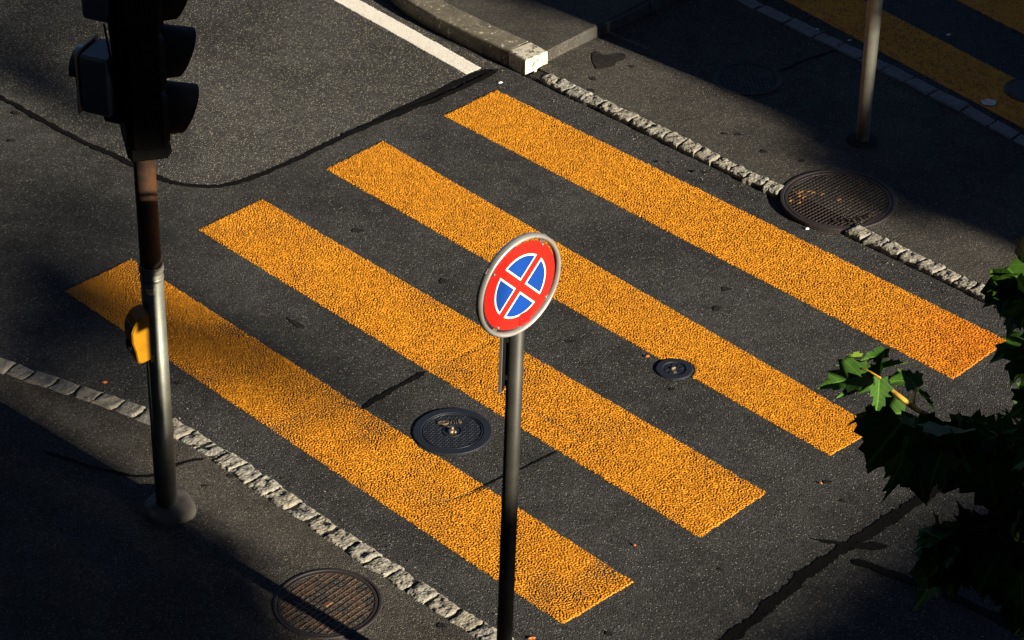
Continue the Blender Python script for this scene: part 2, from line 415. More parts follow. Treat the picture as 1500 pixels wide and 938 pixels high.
# pavements
near_edge = offs(near_line, -.05)
np_ = near_edge + [Vector((near_edge[-1].x + 3, near_edge[-1].y - 3, 0)), Vector((4, -30, 0)), Vector((-60, -30, 0)), Vector((-60, near_edge[0].y + 6, 0))]
tag(slab('near_pavement', np_, -.05, ZN, M_PAVE), kind='structure')
fe = offs(far_line, .05); re_ = offs(rear_line, -.04)
cornerA = G(797, 96)
fp = fe + [far_line[-1] + (far_line[-1] - far_line[-2]).normalized() * 3, rear_line[-1] + (rear_line[-1] - rear_line[-2]).normalized() * 3] + re_[::-1] + [cornerA]
fp = [p for p in fp]
tag(slab('far_pavement', fp, -.05, ZF, M_PAVE), kind='structure')
# island behind the raised kerb
kfront = [G(770, 112), G(745, 98), G(690, 73), G(637, 47), G(595, 22), G(565, -4), G(535, -45), G(515, -110), G(505, -200)]
kw = (G(797, 96) - G(770, 112)).length
kback = offs(kfront, -kw)
e_dir = (G(1000, 2) - G(797, 96)).normalized()
far_end = G(797, 96) + e_dir * 3.2
isl = [kback[0] - (kfront[0] - kfront[1]).normalized() * .02] + kback[1:] + [Vector((-1.5, 22, 0)), far_end + Vector((-2.0, 2.2, 0)), far_end + Vector((-.1, .1, 0))]
tag(slab('island_pavement', isl, -.05, ZI - .006, M_ISL), kind='structure')

# old coarse asphalt upper left of the seam
seam_px = [(-400, -60), (-200, 45), (0, 142), (48, 170), (113, 205), (184, 236), (232, 263), (273, 274), (324, 275), (358, 267), (392, 254), (443, 231), (500, 203), (568, 171), (620, 147), (691, 113), (722, 103)]
seam_w = [G(*p) for p in seam_px]
old = smooth_path(seam_w) + [kfront[1] + Vector((-.02, -.02, 0))] + [p + Vector((-.03, -.03, 0)) for p in kfront[2:]] + [Vector((-1.8, 24, 0)), Vector((-16, 24, 0))]
tag(sheet('old_road_surface', old, .004, M_OLD), kind='structure')
seam('tar_seam_or_shadow', seam_w, lambda t: .022 + .028 * t, .008)
seam('tar_seam_or_shadow', [G(500, 203), G(585, 168), G(640, 148), G(690, 125), G(730, 104)], .045, .0115, jag=.015)
# seams of the cut trench in the crosswalk, and leaf shadows drawn as strips
seam('tar_seam_or_shadow', [G(527, 601), G(560, 580), G(590, 564), G(626, 545)], .035, .004, jag=.012)
seam('tar_seam_or_shadow', [G(690, 722), G(735, 700), G(765, 688), G(822, 659)], .012, .004, jag=.006)
seam('tar_seam_or_shadow', [G(962, 1010), G(1075, 933), G(1130, 887), G(1195, 830), G(1255, 794), G(1340, 738), G(1440, 672), G(1560, 592)], lambda t: .045 + .025 * math.sin(t * 3), .004, jag=.022)  # crosswalk-end seam, with the leaf shadow along it drawn as tar
seam('tar_seam_or_shadow', [G(1190, 790), G(1215, 797), G(1260, 802), G(1300, 803)], lambda t: .012 + .05 * t, .0072, jag=.010)  # shadow of leaf tips, painted as a flat dark strip
seam('tar_seam_or_shadow', [G(1250, 823), G(1330, 850), G(1420, 885), G(1520, 938)], .055, .0072, jag=.012)  # branch and leaf shadow painted on the road as a dark line
trench = [G(1075, 945), G(1195, 838), G(1255, 806), G(1330, 846), G(1420, 888), G(1560, 960), G(1300, 1150), G(1000, 1010)]
# seams on the pavements
seam('tar_seam_or_shadow', [G(60, 660, ZN), G(150, 690, ZN), G(215, 702, ZN), G(240, 690, ZN), G(262, 680, ZN), G(302, 672, ZN)], .02, ZN + .004, jag=.010)
seam('tar_seam_or_shadow', [G(1143, 105, ZF), G(1180, 88, ZF), G(1232, 72, ZF)], .016, ZF + .004, jag=.006)
# oil stains and other dark spots
def blob(name, cx, cy, rx, ry, z, mat, seed, n=40, jag=.3):
    pts = []
    for i in range(n):
        a = 2 * math.pi * i / n; k = 1 + jag * 2 * mnoise.noise(Vector((math.cos(a) * 1.5, math.sin(a) * 1.5, seed)))
        pts.append(G(cx + rx * k * math.cos(a), cy + ry * k * math.sin(a), z))
    return tag(sheet(name, pts, z, mat), kind='structure')
M_STAIN = asphalt('oil_stained_or_dark_asphalt', .016, .024, (.10, .09, .08), .05, 150, .5)
def stain(px, z, name='dark_spot'):
    return tag(sheet(name, [p for p in smooth_path([G(x, y, z) for x, y in px + px[:1]], 2)][:-1], z, M_STAIN), kind='structure')
stain([(868, 78), (876, 74), (880, 80), (892, 81), (905, 77), (918, 79), (915, 88), (903, 91), (900, 96), (890, 99), (880, 101), (874, 102), (871, 96), (867, 88)], ZF + .004)
for (x, y, rx, ry) in [(926, 97, 5, 2), (869, 115, 5, 2.4), (866, 132, 5, 2.5), (1175, 236, 4, 2), (1062, 196, 4, 1.6), (1082, 197, 5, 2), (1119, 222, 5, 2), (978, 238, 4, 1.6), (1030, 252, 4, 2)]:
    blob('dark_spot', x, y, rx, ry, ZF + .004, M_STAIN, x * .1)
for (x, y, rx, ry) in [(647, 916, 6, 4), (338, 697, 4, 2.4), (300, 712, 5, 2)]:
    blob('dark_spot', x, y, rx, ry, ZN + .004, M_STAIN, x * .1)
for (x, y, rx, ry) in [(892, 928, 6, 4), (1055, 834, 3, 2), (262, 561, 5, 2), (17, 206, 5, 2), (24, 166, 5, 2), (1212, 706, 7, 2.5), (1236, 734, 5, 2), (650, 412, 6, 4), (525, 338, 8, 3), (1065, 424, 7, 3), (1050, 452, 6, 4), (835, 500, 6, 2.2), (985, 570, 4, 2)]:
    blob('dark_spot', x, y, rx, ry, .004 if y > 300 or x > 600 else .008, M_STAIN, x * .1)
stain([(419, 463), (426, 468), (436, 471), (446, 477), (447, 482), (438, 481), (429, 475), (422, 468)], .004, 'dark_spot')  # small drip-shaped dark mark on the road

# ---------------------------------------------------------------- crosswalk stripes
mh = {'mid': (663, 633, .212), 'valve': (988, 542, .102)}
def hole(k): g = G(mh[k][0], mh[k][1]); return (g.x, g.y, mh[k][2] + .012)
trA = (G(527, 601), G(640, 540), .018, .7); trA2 = (G(640, 540), G(720, 500), .012, .6); trB = (G(690, 722), G(850, 645), .010, .5)
trC = (G(640, 740), G(730, 708), .010, .7); trD = (G(500, 590), G(540, 600), .015, 1.0); trE = (G(700, 560), G(850, 640), .010, .7)
stripes = [
 (((95, 427), (192, 380), (929, 853), (824, 915)), 'orange crosswalk stripe nearest the traffic light pole, passing behind it', dict(seams=[trC, trD], thr=-.27, wear=.5)),
 (((290, 337), (384, 292), (1124, 722), (1025, 788)), 'orange crosswalk stripe second from the traffic light, crossed by the sign post', dict(seams=[trA2, trB, trE], thr=-.34, wear=.3)),
 (((477, 248), (561, 207), (1285, 628), (1216, 668)), 'orange crosswalk stripe ending under the maple sprig, with the small valve cover at its edge', dict(thr=-.36)),
 (((650, 170), (727, 132), (1477, 500), (1396, 556)), 'orange crosswalk stripe farthest from the traffic light, beside the far row of setts', dict(thr=-.38)),
]
for (c, lab, kw_) in stripes:
    A, B, C, D = [G(*p) for p in c]
    o = relief_strip('crosswalk_stripe', A, B, C, D, M_ORANGE, holes=[hole('mid'), hole('valve')], **kw_)
    tag(o, lab, 'road marking', 'orange stripes of the lit crosswalk')
# second crosswalk in the shade beyond the pavement
def ext(a, b, k): return a + (b - a) * k
sA, sD = G(1147, 0), G(1500, 189); sB, sC = G(1265, 0), G(1482, 111)
d1 = (sD - sA).normalized(); wv = Vector((-d1.y, d1.x, 0)); wv = wv if wv.y > 0 else -wv
w1 = (sB - sA).dot(wv)
o = relief_strip('crosswalk_stripe', sA - d1 * 1.2, sA - d1 * 1.2 + wv * w1, sD + d1 * .9 + wv * w1, sD + d1 * .9, M_ORANGE, res=.009, thr=-.5)
tag(o, 'shaded orange stripe beyond the rear kerb row, with white paper on it', 'road marking', 'stripes of the shaded crosswalk')
g2 = G(1399, 0); gap = (g2 - sA).dot(wv); s2 = (g2 - sA).dot(d1); st = sA + wv * gap
o = relief_strip('crosswalk_stripe', st + d1 * (s2 - 1.6), st + d1 * (s2 - 1.6) + wv * w1, st + d1 * (s2 + 2.4) + wv * w1, st + d1 * (s2 + 2.4), M_ORANGE, res=.010, thr=-.5)
tag(o, 'shaded orange stripe in the top right corner of the photo', 'road marking', 'stripes of the shaded crosswalk')
# white line
o = relief_strip('white_line', G(374, -62, .004), G(412, -62, .004), G(705, 100, .004), G(683, 109, .004), M_WHITE, zb=.0045, wl=.014, amp=.0022, thr=-.62, cap=.003, curve=.008, low=-.002)
tag(o, 'curved white line ending at the tar seam beside the raised kerb', 'road marking')

# ---------------------------------------------------------------- granite setts
def sett_mesh(L, W, H, seed, rough, n=22, m=16):
    vs_ = []; off = Vector((seed * 3.7, seed * 1.3, seed * .9))
    sk = [random.uniform(-.012, .012) for _ in range(4)]
    for j in range(m + 1):
        for i in range(n + 1):
            a = i / n * 2 - 1; b = j / m * 2 - 1
            x = a * L / 2; y = b * W / 2
            x += sk[0] * b * .9 + (sk[1] * b * b); y += sk[2] * a * .6
            p = Vector((x, y, 0)) + off
            e = max(abs(a), abs(b)); dr = max(0, (e - .72) / .28)
            z = H - .012 * dr ** 2.5
            nz = mnoise.noise(p * 22) * 1.0 + .6 * abs(mnoise.noise(p * 48)) + .35 * mnoise.noise(p * 95)
            z += rough * nz
            jx = .006 * mnoise.noise(p * 30 + Vector((5, 5, 5))) * dr; jy = .006 * mnoise.noise(p * 30 + Vector((9, 1, 5))) * dr
            vs_.append((x + jx, y + jy, z))
    fs = []
    for j in range(m):
        for i in range(n): k = j * (n + 1) + i; fs.append((k, k + 1, k + n + 2, k + n + 1))
    ring = [i for i in range(n + 1)] + [j * (n + 1) + n for j in range(1, m + 1)] + [m * (n + 1) + i for i in range(n - 1, -1, -1)] + [j * (n + 1) for j in range(m - 1, 0, -1)]
    b0 = len(vs_)
    for r in ring: x, y, z = vs_[r]; vs_.append((x * 1.01, y * 1.01, -.05))
    q = len(ring)
    for k in range(q): fs.append((ring[k], b0 + k, b0 + (k + 1) % q, ring[(k + 1) % q]))
    mb = MB(); mb.add(vs_, fs, 0, False); return mb
def row(pts, W, lens, H, rough, mat, labeler, skip=None, gap=.010, name='granite_sett', cat='sett', seed0=0):
    path = resample(smooth_path(pts, 2), .01); acc = [0]
    for a, b in zip(path[:-1], path[1:]): acc.append(acc[-1] + (b - a).length)
    def at(d):
        for i in range(len(acc) - 1):
            if acc[i + 1] >= d: return path[i].lerp(path[i + 1], (d - acc[i]) / max(1e-6, acc[i + 1] - acc[i])), (path[i + 1] - path[i]).normalized()
        return path[-1], (path[-1] - path[-2]).normalized()
    d = 0; k = seed0
    while d < acc[-1] - lens[0]:
        L = random.uniform(*lens); p, _ = at(d + L / 2); a, _ = at(d); b, _ = at(d + L); t = (b - a).normalized()
        if not (skip and skip(p)):
            rg = rough(p) if callable(rough) else rough
            o = sett_mesh(L - gap, W * random.uniform(.9, 1.06), H + random.uniform(-.004, .005), k, rg).build(name, mat)
            o.location = (p.x, p.y, 0); o.rotation_euler = (random.gauss(0, .02), random.gauss(0, .02), math.atan2(t.y, t.x) + random.gauss(0, .03))
            lab, grp = labeler(p); tag(o, lab, cat, grp)
        d += L; k += 1
tl_x = G(245, 742).x
def lab_near(p):
    if p.x < tl_x - .05: return 'flat grey granite sett in the near kerb row left of the traffic light pole', 'flat setts of the near kerb row'
    return 'rough split granite sett in the near kerb row right of the traffic light pole', 'rough setts of the near kerb row'
row(near_line, .125, (.135, .17), .034, lambda p: .005 if p.x < tl_x - .05 else .011, M_SETT, lab_near, gap=.007)
bigc = G(1228, 292); bigr = .355
def lab_far(p):
    if p.x < bigc.x: return 'rough pale sett in the row between the raised kerb and the big round cover', 'setts of the far row before the big cover'
    return 'rough pale sett in the row beyond the big round cover, towards the leaves', 'setts of the far row after the big cover'
row([G(1143, 285), G(960, 196), G(783, 110)], .105, (.12, .155), .036, .010, M_SETT, lab_far, gap=.006, seed0=100)
row([G(1248, 341), G(1350, 390), G(1460, 443), G(1800, 610)], .105, (.12, .155), .036, .010, M_SETT, lab_far, gap=.006, seed0=150)
row(rear_line, .12, (.20, .28), .034, .003, M_SLAB, lambda p: ('smooth grey kerb stone in the shaded rear row behind the metal post', 'smooth stones of the rear row'), name='kerb_stone', cat='kerb stone', gap=.006, seed0=200)

# dark joint filling between the stones of each row
seam('joint_filling', near_line, .098, .027, M_JOINT, jag=.004, taper=False)
seam('joint_filling', [G(783, 112), G(960, 197), G(1143, 286)], .085, .025, M_JOINT, jag=.004, taper=False)
seam('joint_filling', [G(1249, 342), G(1350, 391), G(1460, 444), G(1800, 610)], .085, .025, M_JOINT, jag=.004, taper=False)
seam('joint_filling', rear_line, .10, .0245, M_JOINT, jag=.004, taper=False)

# ---------------------------------------------------------------- raised kerb blocks
def kerb_block(i0pts, label, ends=0.004, H=ZI, mat=None, w_=None, sideflip=1):
    """block along a list of front base points"""
    pts = [Vector(p) for p in i0pts]; n = len(pts); w_ = w_ or kw; vs_ = []; fs = []
    bev = .012
    for i, p in enumerate(pts):
        t = (pts[min(i + 1, n - 1)] - pts[max(i - 1, 0)]).normalized(); a = Vector((t.y, -t.x, 0)) * sideflip
        q = p + t * (ends if i == 0 else (-ends if i == n - 1 else 0))
        for (k, z) in ((0, -.05), (0, H * .5), (0, H - bev), (bev * .35, H - bev * .35), (bev, H), (w_ - bev, H), (w_ - bev * .3, H - bev * .3), (w_, H - bev), (w_, -.05)):
            jn = .0015 * mnoise.noise(Vector((q.x * 14, q.y * 14, z * 20 + k * 30)))
            v = q + a * (k + jn); vs_.append((v.x, v.y, z + jn * (1 if z > 0 else 0)))
    m = 9
    for i in range(n - 1):
        for k in range(m - 1): fs.append((i*m+k, i*m+k+1, (i+1)*m+k+1, (i+1)*m+k))
    fs.append(tuple(range(m))); fs.append(tuple((n - 1) * m + k for k in range(m - 1, -1, -1)))
    b = MB(); b.add(vs_, fs); o = b.build('kerb_stone', mat or M_KERB)
    return tag(o, label, 'kerb stone', 'granite stones of the raised kerb')
def sub(pts, step=.05): return resample(pts, step)
kerb_block(sub([kfront[0], kfront[1]]), 'short sunlit granite kerb stone at the corner of the raised pavement', mat=M_KERBW)
kerb_block(sub(kfront[1:4]), 'long straight granite kerb stone second from the corner of the raised pavement')
kerb_block(sub(kfront[3:6]), 'curved granite kerb stone at the top edge of the photo, beside the white line')
kerb_block(sub(kfront[5:]), 'curved granite kerb stone running out of the photo beyond the white line')
edge0 = kfront[0] + (G(797, 96) - kfront[0]) * 1.0
p0 = edge0 + e_dir * .012
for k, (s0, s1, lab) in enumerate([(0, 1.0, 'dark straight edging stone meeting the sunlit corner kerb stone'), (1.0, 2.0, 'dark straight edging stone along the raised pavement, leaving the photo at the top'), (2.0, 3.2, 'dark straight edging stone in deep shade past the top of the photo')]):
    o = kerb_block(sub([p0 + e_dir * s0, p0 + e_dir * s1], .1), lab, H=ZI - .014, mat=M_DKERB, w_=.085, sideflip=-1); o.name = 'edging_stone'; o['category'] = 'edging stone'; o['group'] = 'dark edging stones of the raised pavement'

# ---------------------------------------------------------------- round covers
def ring_mb(r0, r1, z0, z1, n=72, mi=0, b=None):
    b = b or MB(); e = min(.004, (z1 - z0) * .4)
    b.lathe([(r0, z0), (r0, z1 - e), (r0 + e, z1), (r1 - e, z1), (r1, z1 - e), (r1, z0)], n, cap=False, mi=mi, smooth=False); return b
def text_part(txt, size, loc, rot, parent, mat, arc=None, height=.004, name='lettering'):
    b = MB(); objs = []
    cu = bpy.data.curves.new('lettering', 'FONT'); cu.body = txt; cu.size = size; cu.align_x = 'CENTER'; cu.align_y = 'CENTER'; cu.extrude = height; cu.space_character = 1.15
    o = bpy.data.objects.new('tmp', cu); COL.objects.link(o)
    dg = bpy.context.evaluated_depsgraph_get(); dg.update()
    me = bpy.data.meshes.new_from_object(o.evaluated_get(dg)); bpy.data.objects.remove(o)
    if arc:
        for v in me.vertices:
            r = arc + v.co.y * (-1); a = v.co.x / arc
            v.co.x, v.co.y = r * math.sin(a), -r * math.cos(a)
    me.materials.clear(); me.materials.append(mat)
    q = bpy.data.objects.new(name, me); COL.objects.link(q); q.parent = parent; q.location = loc; q.rotation_euler = rot
    return q
def manhole_grid(px, py, r, z, ang, pitch, ribw, label, rib, yellow=None, rustspot=True, group='round iron covers'):
    g = G(px, py, z); t = empty('manhole_cover', (g.x, g.y, z)); tag(t, label, 'manhole cover', group)
    ring_mb(r * .935, r, -.04, .004).build('frame', M_IRON, t)
    b = MB(); rl = r * .925
    b.lathe([(0.0001, -.008), (rl * .93, -.008), (rl * .94, .001), (rl - .003, .001), (rl, -.002), (rl, -.03)], 72, cap=False, smooth=False)
    ri = rl * .93; n = int(ri / pitch) + 1
    Rm = Matrix.Rotation(ang, 3, 'Z')
    for dirn in (0, 1):
        for k in range(-n, n + 1):
            c = k * pitch
            if abs(c) > ri - .01: continue
            half = math.sqrt(ri * ri - c * c); segs = max(1, int(2 * half / pitch))
            for sgm in range(segs):
                a0 = -half + 2 * half * sgm / segs; a1 = -half + 2 * half * (sgm + 1) / segs; mid = (a0 + a1) / 2
                x, y = (mid, c) if dirn == 0 else (c, mid)
                if abs(x) < pitch * .9 and abs(y) < pitch * .9: continue
                pos = Rm @ Vector((x, y, 0)); mi = 1
                if yellow and yellow(pos): mi = 2
                elif (dirn == 1 and random.random() < .6) or mnoise.noise(pos * 12 + Vector((px, 0, 0))) > .15: mi = 3
                sz = (a1 - a0, ribw, .008) if dirn == 0 else (ribw, a1 - a0, .008)
                b.box(Rm @ Vector((x, y, -.0045 + (.0012 if dirn == 0 else 0) + random.uniform(-.0004, .0004))), sz, Rm, mi)
    b.build('lid', [M_IRON, rib, M_RIBY, M_RIBD], t)
    kb = MB(); kb.box((0, 0, -.003), (pitch * 1.5, pitch * .9, .010), Rm, bev=.003); kb.build('key_slot', M_RIB if rustspot else M_IRON, t)
    return t
manhole_grid(480, 884, .268, ZN + .002, R(48), .0325, .0055, 'rusty grid cover in the near pavement, crossed by a thin shadow', M_RIB)
def yel(p):
    return mnoise.noise(p * 7 + Vector((3.3, 8.1, 2))) > .26 and p.y > -.05 and p.x < .05 and mnoise.noise(p * 40) > .05
t = manhole_grid(1228, 292, .352, ZF + .003, R(42), .0265, .0042, 'largest dark cover, interrupting the far row of setts, with yellow paint marks', M_RIBD, yellow=yel)
text_part('NATEIEVM', .05, (0, 0, .004), (0, 0, R(16)), t, M_RIBD, arc=.265, height=.003)
t = manhole_grid(1095, 116, .222, ZF + .002, R(5), .026, .010, 'dark round cover in the shaded far pavement near the metal post', M_IRON, rustspot=False)
# cover in the rear road, partly over the shaded stripe
g = G(1510, 133); t = empty('manhole_cover', (g.x, g.y, .006)); tag(t, 'black round cover at the right edge, cutting into the shaded stripe', 'manhole cover', 'round iron covers')
ring_mb(.155, .175, -.03, .004).build('frame', M_IRON, t); b = MB(); b.lathe([(.0001, .002), (.147, .002), (.152, -.001), (.152, -.03)], 48, cap=False, smooth=False); b.build('lid', M_IRON, t)
# middle cover
g = G(663, 633); t = empty('manhole_cover', (g.x, g.y, .0055)); tag(t, 'blue-black round cover with raised lettering between the two near stripes', 'manhole cover', 'round iron covers')
r = .212
ring_mb(r * .78, r, -.03, .003).build('frame', M_IRON_BLUE, t)
b = MB(); rl = r * .765
b.lathe([(0.0001, -.003), (rl - .006, -.003), (rl - .005, .0015), (rl - .002, .0015), (rl, -.001), (rl, -.03)], 64, cap=False, smooth=False)
ring_mb(r * .22, r * .245, -.004, .002, 40, b=b)
for iy in range(-8, 9):
    for ix in range(-8, 9):
        x = (ix + .5 * (iy % 2)) * .021; y = iy * .0165
        d = math.hypot(x, y)
        if d > rl - .014 or d < r * .27 or (y > .045 and y < .10 and abs(x) < .075): continue
        an = R(20) if (ix + iy) % 2 else R(-14)
        b.box((x, y, -.0020), (.015, .0034, .0042), Matrix.Rotation(R(12) + an * .4, 3, 'Z'))
b.build('lid', M_IRON_BLUE, t)
text_part('VIIB', .038, (.012, .084, .0005), (0, 0, R(8)), t, M_BRASS, height=.003)
eb = MB(); Mx = Matrix.Rotation(R(8), 3, 'Z') @ Matrix.Diagonal((1.5, .75, 1))
eb.lathe([(.016, -.003), (.016, .004), (.0205, .004), (.0205, -.003)], 28, c=(-.052, .076, 0), M=Mx, cap=False, smooth=False); eb.box((-.052, .074, .0), (.02, .003, .007)); eb.box((-.052, .078, .0), (.003, .016, .007))
eb.build('emblem', M_BRASS, t)
kb = MB(); kb.lathe([(.009, -.004), (.009, .022), (.006, .026)], 14, c=(-.002, .004, 0)); kb.lathe([(.015, -.004), (.015, .010), (.010, .013)], 14, c=(-.008, -.008, 0)); kb.lathe([(.010, -.004), (.010, .008)], 12, c=(.012, -.008, 0)); kb.build('lifting_bolt', M_BRASS, t)
# valve cover
g = G(988, 542); t = empty('valve_cover', (g.x, g.y, .0055)); tag(t, 'small dark valve cover with spokes touching the edge of the third stripe', 'valve cover')
r = .102
ring_mb(r * .62, r, -.03, .004, 48).build('frame', M_IRON_BLUE, t)
b = MB(); b.lathe([(.0001, -.001), (r * .57, -.001), (r * .6, -.003), (r * .6, -.03)], 40, cap=False, smooth=False)
for k in range(8):
    a = k * math.pi / 4 + .2; Mx = Matrix.Rotation(a, 3, 'Z'); b.box(Mx @ Vector((.043, 0, .0)), (.018, .006, .005), Mx)
b.build('lid', M_IRON_BLUE, t)
kb = MB(); kb.box((-.006, .005, .003), (.026, .010, .012), Matrix.Rotation(R(25), 3, 'Z'), bev=.002); kb.build('lug', M_BRASS, t); kb = MB(); kb.box((.001, -.034, .002), (.018, .016, .008), bev=.002); kb.build('lug', M_BRASS, t)

# ================================================================ TRAFFIC LIGHT
def frame_from(n_az):
    """matrix: local x -> horizontal right, local y -> up, local z -> horizontal normal with azimuth n_az"""
    n_ = Vector((math.cos(n_az), math.sin(n_az), 0)); up = Vector((0, 0, 1)); x = up.cross(n_)
    return Matrix((x, up, n_)).transposed()
g = G(245, 748, ZN)
TL = empty('traffic_light', (g.x, g.y, ZN), (0, R(1.15), 0))
tag(TL, 'dark traffic light on a grey pole standing on the near pavement', 'traffic light')
b = MB(); b.lathe([(.054, -.03), (.056, .3), (.056, 1.5)], 36); b.build('pole', M_POLE, TL)
b = MB(); b.lathe([(.052, 1.495), (.052, 2.2), (.05, 3.3)], 36); b.build('upper_pole', M_RUSTP, TL)
b = MB(); b.lathe([(.0575, 1.46), (.061, 1.468), (.061, 1.492), (.0575, 1.50)], 36); b.lathe([(.0572, 1.415), (.0592, 1.42), (.0592, 1.432), (.0572, 1.437)], 36); b.build('clamp_ring', M_GALV, TL)
vs_ = []
b = MB(); prof = [(.150, -.03), (.148, .022), (.138, .042), (.118, .054), (.09, .060), (.07, .066), (.048, .074)]
b.lathe(prof, 40, cap=False)
for i, v in enumerate(b.v):
    k = 1 + .22 * mnoise.noise(Vector(v) * 6 + Vector((4, 1, 0))); b.v[i] = (v[0] * k * .92 + (.010 if math.hypot(v[0], v[1]) > .08 else 0), v[1] * k * .92, v[2] * (.9 + .25 * mnoise.noise(Vector(v) * 11)))
b.build('footing', M_CONC, TL)
# main signal head: seen from behind, lamps facing right
AZ = R(14); FX = frame_from(AZ)       # z = facing direction
hw, hd, ch = .33, .20, .296
ctr = Vector((-.030, -.005, 0)) + FX @ Vector((0, 0, .045))
z0 = 2.035
b = MB(); b.box(ctr + Vector((0, 0, z0 + .160)), (hw * .99, .075, hd * 1.02), FX, bev=.02)
hb = MB()
for k in range(3): hb.box(ctr + Vector((0, 0, z0 + .165 + ch * (k + .5))), (hw, ch - .006, hd), FX, bev=.03)
head = hb.build('signal_housing', M_BLACK, TL); b.build('terminal_box', M_BLACK, TL)
for k in range(3):
    c = ctr + Vector((0, 0, z0 + .165 + ch * (k + .5))) + FX @ Vector((0, 0, hd / 2))
    n = 36; vs_ = []; fs = []; r0 = .128
    for (rr, so_) in ((r0, 0), (r0 - .006, -.001)):
        for i in range(n + 1):
            a = math.pi * (-.36) + (math.pi * 1.72) * i / n           # open towards the bottom
            top = (math.sin(a) + 1) / 2
            ln = .060 + .100 * top ** 1.2
            vs_.append(c + FX @ Vector((rr * math.cos(a), rr * math.sin(a), so_ - .004))); vs_.append(c + FX @ Vector((rr * .97 * math.cos(a), rr * .97 * math.sin(a) - .035 * top, ln + so_)))
    m2 = 2 * (n + 1)
    for i in range(n):
        fs.append((2*i, 2*i+1, 2*i+3, 2*i+2)); fs.append((m2+2*i, m2+2*i+2, m2+2*i+3, m2+2*i+1)); fs.append((2*i+1, m2+2*i+1, m2+2*i+3, 2*i+3))
    fs.append((0, m2, m2 + 1, 1)); fs.append((2*n, 2*n+1, m2+2*n+1, m2+2*n))
    b = MB(); b.add(vs_, fs, 0, True); vz = b.build('visor', M_BLACK, TL)
    b = MB(); b.lathe([(.118, .0), (.105, .012), (.06, .026), (.0001, .032)], 32, c=c, M=FX, cap=False); b.build('lens', M_LENS, TL)
# pedestrian signal on the left side
AZ2 = R(158); FP = frame_from(AZ2)
pc = Vector((-.155, .0, 0)); zz = 2.515
b = MB(); b.box(pc + Vector((0, 0, zz)), (.20, .30, .16), FP, bev=.014); b.box(pc + Vector((.05, .0, zz - .17)), (.13, .08, .10), FP, bev=.012); ph = b.build('pedestrian_signal', M_GREYP, TL)
b = MB(); b.box(pc + FP @ Vector((0, 0, .088)) + Vector((0, 0, zz + .0)), (.215, .315, .012), FP, bev=.004); b.build('front_frame', M_GALV, TL)
b = MB(); n = 24; vs_ = []; fs = []
cc = pc + FP @ Vector((0, .045, .09)) + Vector((0, 0, zz))
for rr in (.092, .087):
    for i in range(n + 1):
        a = -.25 + (math.pi + .5) * i / n
        for ln in (0, .045): vs_.append(cc + FP @ Vector((rr * math.cos(a), rr * math.sin(a), ln)))
m2 = 2 * (n + 1)
for i in range(n): fs += [(2*i, 2*i+1, 2*i+3, 2*i+2), (m2+2*i, m2+2*i+2, m2+2*i+3, m2+2*i+1), (2*i+1, m2+2*i+1, m2+2*i+3, 2*i+3)]
b.add(vs_, fs, 0, True); b.build('pedestrian_visor', M_GREYP, TL)
b = MB(); b.box(pc + Vector((.10, 0, zz + .15)), (.10, .16, .62), None, bev=.01); b.build('mounting_box', M_BLACK, TL)
b = MB(); b.box(pc + Vector((.02, 0, zz + .47)), (.17, .28, .15), FP, bev=.014); b.build('upper_pedestrian_signal', M_GREYP, TL)
b = MB()
b.tube([pc + Vector(v) for v in ((.05, -.10, zz + .36), (.065, -.13, zz + .20), (.075, -.14, zz + .13), (.07, -.13, zz + .08), (.06, -.11, zz + .06))], .006, 8)
b.tube([pc + Vector(v) for v in ((.03, -.10, zz + .33), (.05, -.12, zz + .17), (.06, -.125, zz + .11), (.085, -.10, zz + .09))], .005, 8)
b.build('cable', M_BLACK, TL)
b = MB(); b.tube([pc + Vector((.08, 0, zz - .2)), Vector((-.03, 0, zz - .2))], .018, 10); b.build('bracket', M_BLACK, TL); b = MB(); b.tube([pc + Vector((.08, 0, zz + .16)), Vector((-.03, 0, zz + .16))], .018, 10); b.build('bracket', M_BLACK, TL)
# push button box
AZB = R(207); FB = frame_from(AZB)
bc = Vector((math.cos(R(232)), math.sin(R(232)), 0)) * .062
prof = [(0, -.125), (.052, -.135), (.070, -.125), (.078, -.06), (.092, -.005), (.092, .055), (.080, .085), (.062, .115), (.035, .135), (0, .14)]
b = MB(); z_ = 1.13; wd = .058
n = len(prof); vs_ = []; fs = []
for (xx, k) in ((-wd, .93), (-wd + .007, 1.0), (wd - .007, 1.0), (wd, .93)):
    for d, h in prof: vs_.append(bc + FB @ Vector((xx, h * k, d * (k if d > .01 else 1))) + Vector((0, 0, z_)))
for r_ in range(3):
    for i in range(n): fs.append((r_*n+i, r_*n+(i+1) % n, (r_+1)*n+(i+1) % n, (r_+1)*n+i))
fs.append(tuple(range(n))); fs.append(tuple(3 * n + i for i in range(n - 1, -1, -1)))
b.add(vs_, fs); pb = b.build('push_button_box', M_YEL, TL)
b = MB(); c = bc + FB @ Vector((0, -.035, .086)) + Vector((0, 0, z_)); 
b.lathe([(.036, -.01), (.036, .006), (.030, .010), (.028, .004), (.0001, .002)], 28, c=c, M=FB @ Matrix.Rotation(R(-14), 3, 'X'), cap=False); o = b.build('button', M_DARKW, pb)
b = MB(); b.box(bc + FB @ Vector((0, .066, .088)) + Vector((0, 0, z_)), (.075, .046, .006), FB @ Matrix.Rotation(R(-20), 3, 'X'), bev=.002); b.build('display_window', M_DARKW, pb)
